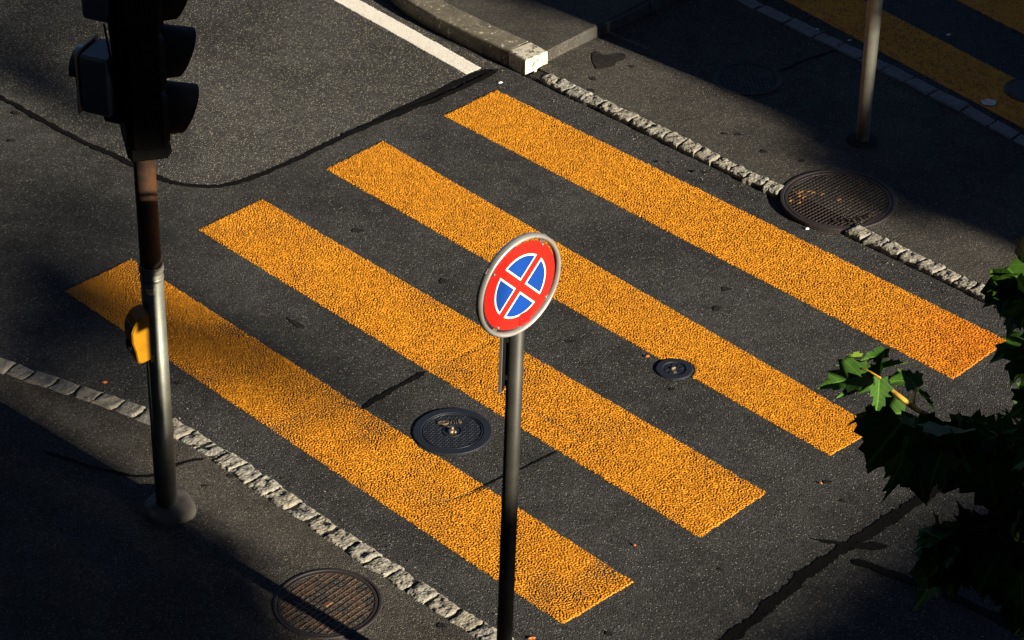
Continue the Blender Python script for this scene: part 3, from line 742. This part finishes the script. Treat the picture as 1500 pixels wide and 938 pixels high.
def pole_patch(name, ang, z, wa, hz, mat, seed, parent, r_=.0575, dz=.0012):
    """torn sticker that follows the round pole"""
    n = 22; b = MB(); vs_ = []; C0 = None
    pts = []
    for i in range(n):
        a = 2 * math.pi * i / n; k = 1 + .8 * mnoise.noise(Vector((math.cos(a) * 2, math.sin(a) * 2, seed)))
        pts.append((wa * k * math.cos(a), hz * k * math.sin(a)))
    def P(p): an = ang + p[0] / r_; return (math.cos(an) * (r_ + dz), math.sin(an) * (r_ + dz), z + p[1])
    vs_ = [P((0, 0))] + [P((x * .5, y * .5)) for x, y in pts] + [P(q) for q in pts]
    fs = [(0, 1 + i, 1 + (i + 1) % n) for i in range(n)] + [(1 + i, 1 + n + i, 1 + n + (i + 1) % n, 1 + (i + 1) % n) for i in range(n)]
    b.add(vs_, fs); return b.build(name, mat, parent)
pole_patch('sticker', R(-92), 1.375, .024, .017, M_WSTK, 1.2, TL); pole_patch('sticker', R(-90), 1.372, .017, .009, M_YSTK, 4.7, TL, dz=.0022)
pole_patch('sticker', R(-108), .985, .014, .022, M_WSTK, 7.9, TL); pole_patch('sticker', R(-118), 1.30, .016, .022, M_GALV, 2.9, TL)

# ================================================================ NO STOPPING SIGN
g = G(734, 1064, ZN)
SG = empty('no_stopping_sign', (g.x, g.y, ZN), (0, R(1.9), 0))
tag(SG, 'round red sign with four blue quarters on a grey post in front of the crosswalk', 'road sign')
b = MB(); b.lathe([(.036, -.03), (.0358, 1.2), (.0355, 2.60)], 32); b.build('post', M_PDARK, SG)
FS = frame_from(R(-46)); cS = Vector((-.036, 0, 2.458)) + FS @ Vector((0, 0, .062))
RR = .224
b = MB(); pts = [cS + FS @ Vector((RR * math.cos(2 * math.pi * i / 72), RR * math.sin(2 * math.pi * i / 72), -.012)) for i in range(72)]
n2 = 12; vs_ = []; fs = []
for i in range(72):
    a = 2 * math.pi * i / 72
    for k in range(n2):
        t = 2 * math.pi * k / n2; rr = RR + .0105 * math.cos(t); vs_.append(cS + FS @ Vector((rr * math.cos(a), rr * math.sin(a), -.008 + .019 * math.sin(t))))
for i in range(72):
    for k in range(n2): fs.append((i*n2+k, ((i+1) % 72)*n2+k, ((i+1) % 72)*n2+(k+1) % n2, i*n2+(k+1) % n2))
b.add(vs_, fs, 0, True); fr = b.build('ring_frame', M_RING, SG)
for a in (52, 142, 232, 322):
    b = MB(); Mx = FS @ Matrix.Rotation(R(a), 3, 'Z'); b.box(cS + Mx @ Vector((.212, 0, -.012)), (.05, .026, .010), Mx, bev=.002); b.build('tab', M_GALV, SG)
b = MB(); b.lathe([(.200, -.006), (.202, -.003), (.200, .0), ], 72, c=cS, M=FS, smooth=False); disc = b.build('sign_plate', M_RED, SG)
for h_ in (.10, -.10):
    bk = MB(); bk.box(cS + FS @ Vector((0, h_, -.024)), (.30, .03, .028), FS); bk.build('back_rail', M_GALV, SG)
def sector(bhalf, rad, rot):
    a0 = math.asin(bhalf / rad); pl = [(bhalf, bhalf)] + [(rad * math.cos(a), rad * math.sin(a)) for a in np.linspace(a0, math.pi / 2 - a0, 20)]
    c_, s_ = math.cos(rot), math.sin(rot); return [(x * c_ - y * s_, x * s_ + y * c_) for x, y in pl]
for k in range(4):
    rot = R(45 + 90 * k)
    b = MB(); b.prism(sector(.0185, .147, rot), .0006, .0016, FS, cS); wq = b.build('white_quarter', M_SWHITE, disc)
    b = MB(); b.prism(sector(.0265, .1385, rot), .0018, .0026, FS, cS); b.build('blue_quarter', M_BLUE, wq)
for a in (52, 142, 232, 322):
    b = MB(); b.lathe([(.0001, .0075), (.005, .006), (.0075, .003), (.0075, -.002)], 12, c=cS + FS @ Vector((.195 * math.cos(R(a)), .195 * math.sin(R(a)), 0)), M=FS, cap=False); b.build('screw', M_GALV, disc)
b = MB(); b.box(cS + FS @ Vector((.035, -.172, .0012)), (.062, .062, .0012), FS); sk = b.build('sticker', M_STICK, disc)
b = MB()
b.box(cS + FS @ Vector((.042, -.152, .0022)), (.040, .010, .0010), FS); b.box(cS + FS @ Vector((.036, -.193, .0022)), (.050, .009, .0010), FS)
b.lathe([(.0001, .003), (.006, .003), (.006, .0012)], 14, c=cS + FS @ Vector((.016, -.172, 0)), M=FS, cap=False)
b.box(cS + FS @ Vector((.046, -.171, .0022)), (.030, .004, .0010), FS); b.build('print', M_STICKD, sk)
# narrow plate fixed to the back of the post, seen edge on
FPl = frame_from(R(-20))
pcn = Vector((-.047, -.016, 2.075))
b = MB(); b.box(pcn, (.075, .30, .008), FPl, bev=.002); pl = b.build('side_plate', M_BLACK, SG)
b = MB(); b.box(pcn + FPl @ Vector((-.041, 0, -.001)), (.006, .302, .014), FPl, bev=.0015); b.build('flange', M_GALV, pl)
for h_ in (2.17, 1.98):
    b = MB(); b.box(Vector((-.036, -.006, h_)), (.016, .03, .022), None); b.build('plate_clamp', M_BLACK, SG)

# ================================================================ METAL POST IN THE BACK
g = G(1263, 206, ZF); PO = empty('lamp_post', (g.x, g.y, ZF), (0, R(.6), 0)); tag(PO, 'grey tapering metal post standing in the shaded far pavement', 'lamp post')
b = MB(); b.lathe([(.042, -.03), (.042, .30), (.048, 1.0), (.048, 3.4), (.044, 5.0)], 32); b.build('shaft', M_POST, PO)
b = MB(); b.tube([(0, 0, 4.95), (-.05, .1, 5.25), (-.25, .5, 5.45), (-.45, .9, 5.45)], .035, 14); b.build('arm', M_POST, PO)
b = MB(); b.box((-.6, 1.2, 5.45), (.2, .6, .10), Matrix.Rotation(R(26), 3, 'Z'), bev=.03); b.build('lamp_head', M_GREYP, PO)
b = MB(); b.lathe([(.10, -.02), (.10, .006), (.09, .010), (.044, .012)], 28, cap=False); b.build('base_ring', M_STAIN, PO)

# ================================================================ LITTER
def scrap(name, px, py, w_, h_, z, mat, seed, label, cat, group=None, lift=.012):
    g = G(px, py, z); n = 18; b = MB(); vs_ = [(0, 0, lift)]
    for ring_ in (.55, 1.0):
        for i in range(n):
            a = 2 * math.pi * i / n; k = ring_ * (1 + .5 * mnoise.noise(Vector((math.cos(a) * 1.8, math.sin(a) * 1.8, seed))))
            vs_.append((w_ * k * math.cos(a), h_ * k * math.sin(a), .003 + lift * (.5 + mnoise.noise(Vector((k * 3, a * 2, seed)))) * (1.3 - ring_)))
    fs = [(0, 1 + i, 1 + (i + 1) % n) for i in range(n)] + [(1 + i, 1 + n + i, 1 + n + (i + 1) % n, 1 + (i + 1) % n) for i in range(n)]
    b.add(vs_, fs); o = b.build(name, mat); o.location = (g.x, g.y, z); return tag(o, label, cat, group)
scrap('paper_scrap', 1448, 151, .052, .04, .004, M_PAPER, 3.1, 'crumpled white paper lying on the shaded orange stripe at the right', 'paper scrap', lift=.02)
scrap('paper_scrap', 733, 122, .016, .013, .0, M_PAPER, 5.1, 'tiny white paper scrap on the road at the end of the farthest lit stripe', 'paper scrap')
scrap('paper_scrap', 1182, 336, .014, .012, .0, M_PAPER, 6.4, 'tiny white scrap beside the lower edge of the biggest cover', 'paper scrap')
scrap('paper_scrap', 1196, 44, .014, .012, .0, M_PAPER, 8.8, 'tiny pale scrap beyond the rear kerb row, left of the metal post', 'paper scrap')
scrap('paper_scrap', 1389, 52, .014, .012, .0, M_PAPER, 2.2, 'tiny pale scrap on dark road between the two shaded stripes', 'paper scrap')
scrap('paper_scrap', 1244, 60, .012, .011, .0, M_PAPER, 9.2, 'tiny pale scrap against the shaded stripe just left of the metal post', 'paper scrap')
scrap('fallen_leaf', 948, 523, .016, .012, .0, M_DRY, 1.7, 'small yellow leaf scrap beside the valve cover', 'leaf')
scrap('fallen_leaf', 153, 561, .020, .012, .0, M_DRY, 4.4, 'small orange dry leaf near the flat setts of the near kerb row', 'leaf')
scrap('fallen_leaf', 779, 936, .020, .012, .0, M_DRY, 7.4, 'small orange dry leaf at the bottom edge, right of the sign post', 'leaf')
for (x, y, s, i) in [(930, 800, 0, 0), (1202, 709, 0, 1)]:
    scrap('fallen_leaf', x, y, .009, .007, .0, M_DRY, i + 20.2, ['orange crumb of leaf in the gap right of the nearest stripe', 'orange crumb of leaf on the bare asphalt left of the maple leaves'][i], 'leaf')
# loose grit along the gutter, too fine to count
b = MB()
for (a_, c_, wd, n_) in [(near_line, .11, .05, 330), (far_line[:2], -.10, .05, 170), (far_line[2:4], -.10, .04, 60), (kfront[:5], .05, .03, 80)]:
    path = resample(smooth_path(a_, 1), .03)
    for _ in range(n_):
        i = random.randrange(1, len(path) - 1); t = (path[i + 1] - path[i]).normalized(); p = path[i] + Vector((-t.y, t.x, 0)) * (c_ + abs(random.gauss(0, wd)) * (1 if c_ > 0 else -1))
        r_ = random.uniform(.0025, .007); q = [Vector((random.gauss(0, 1), random.gauss(0, 1), random.gauss(0, 1))).normalized() * r_ for _ in range(4)]
        b.add([p + Vector((0, 0, .003)) + v for v in q], [(0, 1, 2), (0, 2, 3), (0, 3, 1), (1, 3, 2)], random.choice((0, 0, 1)))
tag(b.build('grit', [M_PAVE, M_SETT]), 'loose grey grit lying along the gutters beside the setts', 'grit', kind='stuff')

def inpoly(x, y, poly):
    c = False; j = len(poly) - 1
    for i in range(len(poly)):
        if (poly[i][1] > y) != (poly[j][1] > y) and x < (poly[j][0] - poly[i][0]) * (y - poly[i][1]) / (poly[j][1] - poly[i][1]) + poly[i][0]: c = not c
        j = i
    return c

# ================================================================ MAPLE IN THE FOREGROUND
OUT = [(0, 0), (.13, -.05), (.36, -.10), (.36, .06), (.44, .14), (.66, .22), (.55, .34), (.58, .50), (.44, .50), (.31, .50), (.33, .62), (.36, .76), (.22, .78), (.11, .92), (0, 1.10)]
def add_leaf(b, uvs, base, tip_dir, nrm, size, mi=0, fold=.25, droop=.25, narrow=1.0, seed=0):
    y = Vector(tip_dir).normalized(); z = Vector(nrm); z = (z - y * z.dot(y)).normalized(); x = y.cross(z)
    mid = [(0, 0), (0, .2), (0, .42), (0, .64), (0, .86), (0, 1.08)]
    def P(u, v):
        wob = .05 * mnoise.noise(Vector((u * 4, v * 4, seed * 3.3)))
        h = fold * abs(u) - droop * (v * v * .5 + u * u) + wob
        return Vector(base) + (x * (u * narrow) + y * v + z * h) * size
    for sgn in (1, -1):
        o = [(u * sgn, v) for u, v in OUT]
        # fan from the midrib: quads/tris between midrib stations and outline
        bb = len(b.v); pts = o + mid[1:-1]
        b.v += [tuple(P(u, v)) for u, v in pts]; n = len(o); m1, m2, m3, m4 = n, n + 1, n + 2, n + 3
        tris = [(0, 1, m1), (1, 2, 3), (1, 3, m1), (3, 4, m1), (4, 5, 6), (4, 6, m2), (m1, 4, m2), (6, 7, 8), (6, 8, m2), (8, 9, m2), (9, m3, m2), (9, 10, m3), (10, 11, 12), (10, 12, m3), (12, m4, m3), (12, 13, m4), (13, 14, m4)]
        for t in tris:
            t = t if sgn > 0 else t[::-1]
            b.f.append(tuple(bb + i for i in t)); b.m.append(mi); b.sm.append(True)
            uvs.append([(pts[i][0] * .6 + .5, pts[i][1]) for i in t])
def build_leaves(b, uvs, name, mats, parent):
    me = bpy.data.meshes.new(name); me.from_pydata(b.v, [], b.f)
    for m in mats: me.materials.append(m)
    me.polygons.foreach_set('material_index', b.m); me.polygons.foreach_set('use_smooth', b.sm)
    ul = me.uv_layers.new(name='UVMap'); ul.data.foreach_set('uv', [c for f in uvs for p in f for c in p])
    o = bpy.data.objects.new(name, me); COL.objects.link(o); o.parent = parent; return o
MX, MY = 2.75, 4.75
MT = empty('maple_tree', (MX, MY, ZN)); tag(MT, 'maple with dark green lobed leaves hanging in from the right edge', 'tree')
def loc(p): return Vector(p) - Vector((MX, MY, ZN))
b = MB(); b.tube([(0, 0, -.1), (.02, 0, .5), (.0, .02, 1.6), (-.03, .03, 2.6), (-.05, 0, 3.6), (.05, -.1, 5.2), (.1, -.1, 7.0)], [.16, .13, .115, .105, .095, .07, .03], 16); b.build('trunk', M_BARK, MT)
lb = MB()
def limb(pts, r0, r1, n=8, mi=0):
    pts = smooth_path([Vector(p) for p in pts], 2); k = len(pts); lb.tube(pts, [r0 + (r1 - r0) * i / (k - 1) for i in range(k)], n, mi)
DS = 9.05
fork = RAY(1362, 611, DS)
limb([(-.03, .03, 2.5), loc(RAY(1700, 790, 9.0)), loc(RAY(1560, 720, 9.0)), loc(RAY(1440, 655, 9.2)), loc(RAY(1385, 622, 9.3))], .055, .012)
limb([(-.05, 0, 3.4), loc(RAY(1640, 560, 8.6)), loc(RAY(1560, 470, 8.6)), loc(RAY(1500, 425, 8.7))], .05, .010)
limb([(-.03, .03, 2.2), loc(RAY(1650, 900, 8.4)), loc(RAY(1540, 850, 8.3)), loc(RAY(1440, 800, 8.3))], .05, .009)
limb([(-.05, 0, 3.3), loc(RAY(1650, 680, 8.4)), loc(RAY(1520, 640, 8.4)), loc(RAY(1440, 690, 8.4)), loc(RAY(1380, 720, 8.5))], .045, .008)
for dx, dy, dz in ((.6, .1, 5.4), (.8, -.7, 5.9), (-.5, -1.0, 6.3), (.1, .3, 6.5)): limb([(.02, -.05, 4.2), (dx * .5, dy * .5, 5.0), (dx, dy, dz)], .05, .015)
lb.build('limb', M_BARK, MT)
DT = DS - .06
tb = MB(); tb.tube(smooth_path([loc(RAY(1392, 630, DS + .05)), loc(RAY(1378, 621, DS - .1)), loc(RAY(1364, 613, DT)), loc(RAY(1350, 604, DT))]), .0105, 10, 1)
tb.tube([loc(RAY(1351, 605, DT)), loc(RAY(1338, 597, DT)), loc(RAY(1325, 587, DT)), loc(RAY(1312, 577, DT)), loc(RAY(1302, 569, DT + .05)), loc(RAY(1288, 553, DS - .05))], [.0098, .0092, .009, .0085, .008, .005], 10, 0)
tb.tube([loc(RAY(1343, 600, DT)), loc(RAY(1339, 592, DT)), loc(RAY(1339, 584, DT)), loc(RAY(1342, 573, DS - .06)), loc(RAY(1343, 569, DS - .02))], [.0055, .0045, .004, .004, .004], 8, 0)
tb.tube([loc(RAY(1288, 553, DS - .05)), loc(RAY(1275, 545, DS)), loc(RAY(1262, 540, DS))], .0035, 8, 0)
tb.build('twig', [M_TWIG, M_TWIGR], MT)
lf = MB(); uvs = []
V = Vector
CAMV = V((0, -Fv[1], -Fv[2]))     # towards the camera
def px_leaf(bx, by, tx, ty, D, nrm, mi=0, fold=.25, droop=.2, narrow=1.0, dD=0.0, seed=None):
    p = loc(RAY(bx, by, D)); q = loc(RAY(tx, ty, D + dD)); add_leaf(lf, uvs, p, q - p, V(nrm), (q - p).length / 1.05, mi, fold, droop, narrow, seed if seed is not None else random.random() * 50)
# the lit sprig, leaf by leaf (base px, tip px)
px_leaf(1268, 551, 1198, 566, DS, (-.15, -.35, .9), fold=.5, narrow=.75)
px_leaf(1288, 556, 1286, 609, DS - .05, (.35, -.75, .55), fold=.35, narrow=.62)
px_leaf(1288, 552, 1292, 516, DS + .02, (-.5, .1, .8), fold=.5, narrow=.7)
px_leaf(1262, 522, 1237, 523, DS, (-.1, -.6, .8), 1, fold=.6, narrow=.35)
px_leaf(1344, 568, 1318, 540, DS, (.35, -.45, .85), fold=.3, narrow=.95)
px_leaf(1344, 574, 1372, 600, DS + .1, (.7, .2, .1), fold=.4, narrow=.6)
px_leaf(1325, 604, 1262, 616, DS + .05, (.1, -.45, .85), fold=.3, narrow=.8)
px_leaf(1300, 600, 1238, 619, DS + .1, (-.2, .5, .4), fold=.4, narrow=.8)
px_leaf(1290, 540, 1328, 528, DS + .1, (.2, .6, .5), fold=.3)
px_leaf(1275, 545, 1222, 531, DS + .1, (-.1, .6, .4), fold=.35, narrow=.6)
px_leaf(1305, 560, 1345, 552, DS + .12, (.5, .5, .3), fold=.3, narrow=.9)
px_leaf(1285, 556, 1225, 577, DS + .12, (-.2, .7, .2), fold=.3, narrow=.8)
px_leaf(1300, 520, 1258, 526, DS + .1, (.2, .7, .3), fold=.3, narrow=.8)
# dark leaves hanging below the branch
def dark(bx, by, tx, ty, D=8.2, k=1.0, mi=0):
    an = random.uniform(-.5, .5); px_leaf(bx, by, tx, ty, D + random.uniform(-.25, .25), (an, random.uniform(-.2, .5), random.uniform(.25, .8)), mi, random.uniform(.15, .45), random.uniform(.15, .45), random.uniform(.8, 1.15) * k, random.uniform(-.05, .15))
for L_ in [(1330, 640, 1306, 742), (1340, 640, 1350, 738), (1320, 620, 1272, 680), (1370, 640, 1392, 708), (1300, 620, 1276, 690), (1360, 630, 1330, 690), (1400, 640, 1450, 618), (1400, 640, 1420, 700), (1430, 650, 1500, 620), (1380, 660, 1360, 715), (1375, 640, 1425, 622), (1420, 620, 1480, 640),
           (1450, 680, 1460, 760), (1470, 700, 1500, 800), (1440, 660, 1400, 690), (1480, 690, 1440, 720), (1490, 760, 1455, 800), (1500, 800, 1470, 870), (1480, 640, 1440, 690), (1500, 720, 1450, 740), (1490, 820, 1440, 840),
           (1400, 780, 1335, 800), (1410, 800, 1335, 886), (1430, 800, 1390, 870), (1440, 810, 1450, 880), (1440, 790, 1370, 760), (1460, 800, 1420, 750), (1400, 800, 1360, 840), (1470, 830, 1490, 900), (1500, 850, 1480, 930), (1380, 790, 1345, 770),
           (1520, 900, 1490, 960), (1530, 860, 1505, 930), (1510, 640, 1470, 590), (1520, 700, 1490, 660), (1530, 580, 1480, 610), (1350, 650, 1320, 715), (1310, 640, 1290, 680), (1400, 650, 1380, 712), (1340, 625, 1290, 650), (1365, 622, 1330, 668), (1410, 660, 1450, 715), (1460, 620, 1400, 650), (1440, 640, 1410, 720), (1385, 620, 1440, 660)]:
    dark(*L_)
# upper right cluster
for L_ in [(1505, 420, 1440, 445), (1500, 400, 1462, 385), (1510, 440, 1470, 490), (1500, 430, 1500, 480), (1520, 400, 1490, 375), (1505, 410, 1455, 420), (1510, 450, 1490, 478), (1515, 500, 1452, 518), (1515, 515, 1478, 555), (1520, 520, 1500, 560), (1510, 425, 1470, 405)]:
    dark(*L_, D=8.3)
px_leaf(1502, 432, 1478, 485, 8.6, (-.3, -.6, .6), fold=.3, narrow=1.0)
px_leaf(1500, 690, 1462, 640, 8.5, (.2, -.5, .8), fold=.2, narrow=.8)
for L_ in [(1512, 628, 1475, 642), (1400, 695, 1388, 684), (1424, 672, 1414, 686), (1500, 742, 1481, 735)]:
    px_leaf(*L_, 8.4, (.1, -.6, .7), 0, fold=.3, narrow=.8)
# the crown above and to the right, outside the picture
for _ in range(900):
    a = random.uniform(0, 6.28); r_ = 1.15 * random.random() ** .5; zc = random.uniform(4.3, 7.2)
    p = V((.15 + r_ * math.cos(a), -.6 + r_ * math.sin(a), zc)); P = p + V((MX, MY, ZN))
    d = P - V((0, 0, CH)); dep = d.dot(V(Fv)); 
    if dep > .5:
        sx = 750 + CF * d.dot(V(Rv)) / dep; sy = 469 - CF * d.dot(V(Uv)) / dep
        if sx < 1620 and sy > -200: continue
    add_leaf(lf, uvs, p, (random.uniform(-1, 1), random.uniform(-1, 1), random.uniform(-.9, .1)), (random.uniform(-.5, .5), random.uniform(-.5, .5), 1), random.uniform(.09, .15), 0, .25, .25, 1, random.random() * 50)
for _ in range(130):
    bx, by = random.uniform(1520, 1750), random.uniform(430, 950); dark(bx, by, bx + random.uniform(-60, 40), by + random.uniform(-20, 70), D=7.9)
def fill(poly, n_, D):
    k = 0
    while k < n_:
        x = random.uniform(min(p[0] for p in poly), max(p[0] for p in poly)); y = random.uniform(min(p[1] for p in poly), max(p[1] for p in poly))
        if not inpoly(x, y, poly): continue
        a = random.uniform(.2, 2.9); l_ = random.uniform(45, 85); dark(x - math.cos(a) * l_ * .5, y - math.sin(a) * l_ * .5, x + math.cos(a) * l_ * .5, y + math.sin(a) * l_ * .5, D=D); k += 1
fill([(1300, 640), (1370, 650), (1430, 640), (1510, 650), (1510, 760), (1450, 710), (1400, 670), (1340, 670), (1300, 660)], 46, 8.35)
fill([(1375, 800), (1440, 790), (1470, 750), (1510, 760), (1510, 900), (1470, 850), (1420, 840), (1375, 840)], 34, 8.2)
fill([(1470, 400), (1510, 400), (1510, 460), (1480, 450)], 7, 8.35)
build_leaves(lf, uvs, 'leaf', [M_LEAF, M_LEAFY], MT).name = 'foliage'

# ================================================================ WHAT CASTS THE SHADE (outside the picture, towards the sun, crowns shaped for their shade)
def building(u0, u1, q, depth, height, label, group='unseen buildings across the street'):
    c = E1 * ((u0 + u1) / 2) + HS * (q + depth / 2); t = empty('unseen_apartment_building', (c[0], c[1], 0), (0, 0, SUN_AZ)); tag(t, label, 'building', group)
    W = u1 - u0; b = MB(); b.box((0, 0, height / 2), (depth, W, height)); wall = b.build('wall', M_PLASTER, t)
    b = MB(); b.box((0, 0, height + .15), (depth + .2, W + .0, .3)); b.build('roof', M_ROOF, t)
    n = int(W / 3)
    for fl in range(int(height / 3)):
        for k in range(n):
            y = -W / 2 + (k + .5) * W / n; z = 1.8 + fl * 3
            b = MB(); b.box((-depth / 2 - .02, y, z), (.08, 1.2, 1.5)); wn = b.build('window', M_FRAME, t)
            b = MB(); b.box((-depth / 2 - .065, y, z), (.02, 1.06, 1.36)); b.build('pane', M_GLASS, wn)
def block(c, size, rot, label, h):
    t = empty('unseen_apartment_building', (c[0], c[1], 0), (0, 0, rot)); tag(t, label, 'building', 'unseen buildings across the street')
    b = MB(); b.box((0, 0, h / 2), (size[0], size[1], h)); b.build('wall', M_PLASTER, t)
    b = MB(); b.box((0, 0, h + .15), (size[0] + .3, size[1] + .3, .3)); b.build('roof', M_ROOF, t)
    n = int(size[1] / 3)
    for fl in range(int(h / 3)):
        for k in range(n):
            y = -size[1] / 2 + (k + .5) * size[1] / n; z = 1.8 + fl * 3
            b = MB(); b.box((-size[0] / 2 - .02, y, z), (.08, 1.2, 1.5)); wn = b.build('window', M_FRAME, t)
            b = MB(); b.box((-size[0] / 2 - .065, y, z), (.02, 1.06, 1.36)); b.build('pane', M_GLASS, wn)
block((-18, 8, 0), (8, 34), math.pi, 'dark apartment block added out of view on the left to dim the sky light', 22)  # unseen block added to hold sky light off the shaded ground
block((-3, -6, 0), (8, 22), R(-90), 'apartment block behind the viewpoint', 24)
building(-12, 5.95, 16, 9, 24, 'grey plastered apartment block towards the sun, left of the street gap')
building(12.75, 30, 16, 9, 24, 'grey plastered apartment block towards the sun, right of the street gap')
def shade_tree(u_tr, q, zones, label, name='unseen_shade_tree', arch=None, trunk_top=.6, skew=True):  # unseen tree whose leaf clumps fill given shade outlines
    base = SUNP(u_tr, 0, q); t = empty(name, (base.x, base.y, 0)); tag(t, label, 'tree', 'trees shaped for shade outside the view')
    b = MB(); lo = V((base.x, base.y, 0)); fb = MB(); lm = MB(); zs = []
    for (poly, n_, size) in zones:
        if skew: poly = [(a_ + .058 * b_, b_) for a_, b_ in poly]
        us = [p[0] for p in poly]; vs2 = [p[1] for p in poly]; k = 0; cen = V((0, 0, 0)); tries = 0
        while k < n_ and tries < n_ * 60:
            tries += 1; u = random.uniform(min(us), max(us)); v = random.uniform(min(vs2), max(vs2))
            if not inpoly(u, v, poly): continue
            P = SUNP(u, v, q + random.gauss(0, .9)) - lo; cen += P; k += 1; zs.append(P.z)
            a = V((random.gauss(0, 1), random.gauss(0, 1), random.gauss(0, 1))).normalized(); c_ = a.orthogonal().normalized(); d_ = a.cross(c_); s = size * random.uniform(.6, 1.3)
            fb.add([P + c_ * s * .6, P + d_ * s * .3, P - c_ * s * .6, P - d_ * s * .3], [(0, 1, 2, 3)])
        if k and arch:
            uc = sum(us) / len(us); pk = SUNP(u_tr, arch, q) - lo; pm = SUNP(u_tr * .4 + uc * .6, arch + .2, q) - lo; pe = SUNP(uc, max(vs2), q) - lo
            lm.tube(smooth_path([pk, pm, pm.lerp(pe, .6) + V((0, 0, .3)), pe]), .012, 6)
        elif k: lm.tube([V((0, 0, 2.5)), (cen / k) * .5 + V((0, 0, 1.5)), cen / k], [.06, .035, .012], 6)
    h_ = max(zs) if zs else 8
    tz = (SUNP(u_tr, arch, q) - lo).z if arch else h_ * trunk_top
    b.tube([V((0, 0, -.1)), V((.03, 0, 2)), V((0, .0, tz))], [.17, .13, .05], 12)
    b.build('trunk', M_BARK, t); lm.build('limb', M_BARK, t); fb.build('foliage', M_LEAFF, t)
# shade of the near left corner: leaf outlines shaped to mask the sun
T1 = [([(5.6, .9), (6.55, .9), (6.60, 2.14), (6.70, 2.31), (6.90, 2.37), (6.985, 2.45), (6.985, 2.95), (6.90, 3.15), (5.6, 3.2)], 3000, .16),
  ([(6.85, 3.05), (7.05, 3.05), (7.05, 3.45), (6.85, 3.45)], 60, .10),
  ([(5.4, 3.15), (5.82, 3.15), (5.82, 5.6), (5.4, 5.6)], 600, .14),
  ([(6.0, 4.95), (6.85, 4.62), (7.7, 4.62), (7.8, 8.2), (6.0, 8.2)], 3200, .2)]
shade_tree(6.0, 10.5, T1, 'unseen tree added before the left block to shade the near corner')
# dapples over the left of the road, plus clumps added to darken frame edges
def ell(px, py, ru, rv, n_, size=.13):
    P = G(px, py); u = float(np.dot(E1, np.array(P))); v = -float(np.dot(HS, np.array(P))) * math.sin(SUN_EL)
    return ([(u + ru * math.cos(a), v + rv * math.sin(a)) for a in np.linspace(0, 6.28, 14)], n_, size)
shade_tree(5.9, 28, [ell(80, 345, .50, .085, 210), ell(190, 330, .25, .06, 40), ell(60, 445, .45, .13, 330), ell(180, 470, .35, .08, 70), ell(30, 520, .35, .10, 170), ell(80, 130, .26, .15, 110), ell(20, 100, .25, .16, 80), ell(160, 190, .16, .08, 24), ell(320, 500, .42, .13, 190, .08), ell(430, 565, .30, .10, 90, .08), ell(30, 30, .6, .22, 200), ell(300, 0, .6, .12, 40), ell(150, 545, .4, .06, 60), ell(120, 600, .2, .05, 24)],
  'unseen slender tree with boughs shaped to drop dapples into the street gap', arch=6.0, skew=False)
# shade of the far right: unseen crown shaped to its outline
shade_tree(12.6, 9.5, [
  ([(11.98, .6), (11.98, 2.3), (12.02, 2.55), (12.30, 2.65), (12.38, 3.1), (12.3, 3.3), (12.62, 3.45), (12.8, 4.1), (13.2, 4.1), (13.2, .6)], 4200, .16),
  ([(11.7, 2.25), (12.05, 2.15), (12.05, 2.62), (11.9, 2.55)], 90, .10),
  ([(12.2, 3.32), (13.2, 3.2), (13.2, 7.0), (12.2, 7.0)], 1500, .2)], 'unseen tree added before the right block to shade the far pavement')
def pxpoly(px, n_, size):
    out = []
    for (x, y) in px:
        P = np.array(G(x, y)); out.append((float(np.dot(E1, P)), -float(np.dot(HS, P)) * math.sin(SUN_EL)))
    return (out, n_, size)
shade_tree(9.4, 13, [pxpoly([(1010, 1040), (1130, 925), (1250, 830), (1400, 735), (1540, 640), (1800, 640), (1800, 1150), (1010, 1150)], 3600, .13)], 'unseen low tree added in the gap to darken the road at the bottom right', trunk_top=.4, skew=False)  # tree added to darken the road beyond the lower right seam
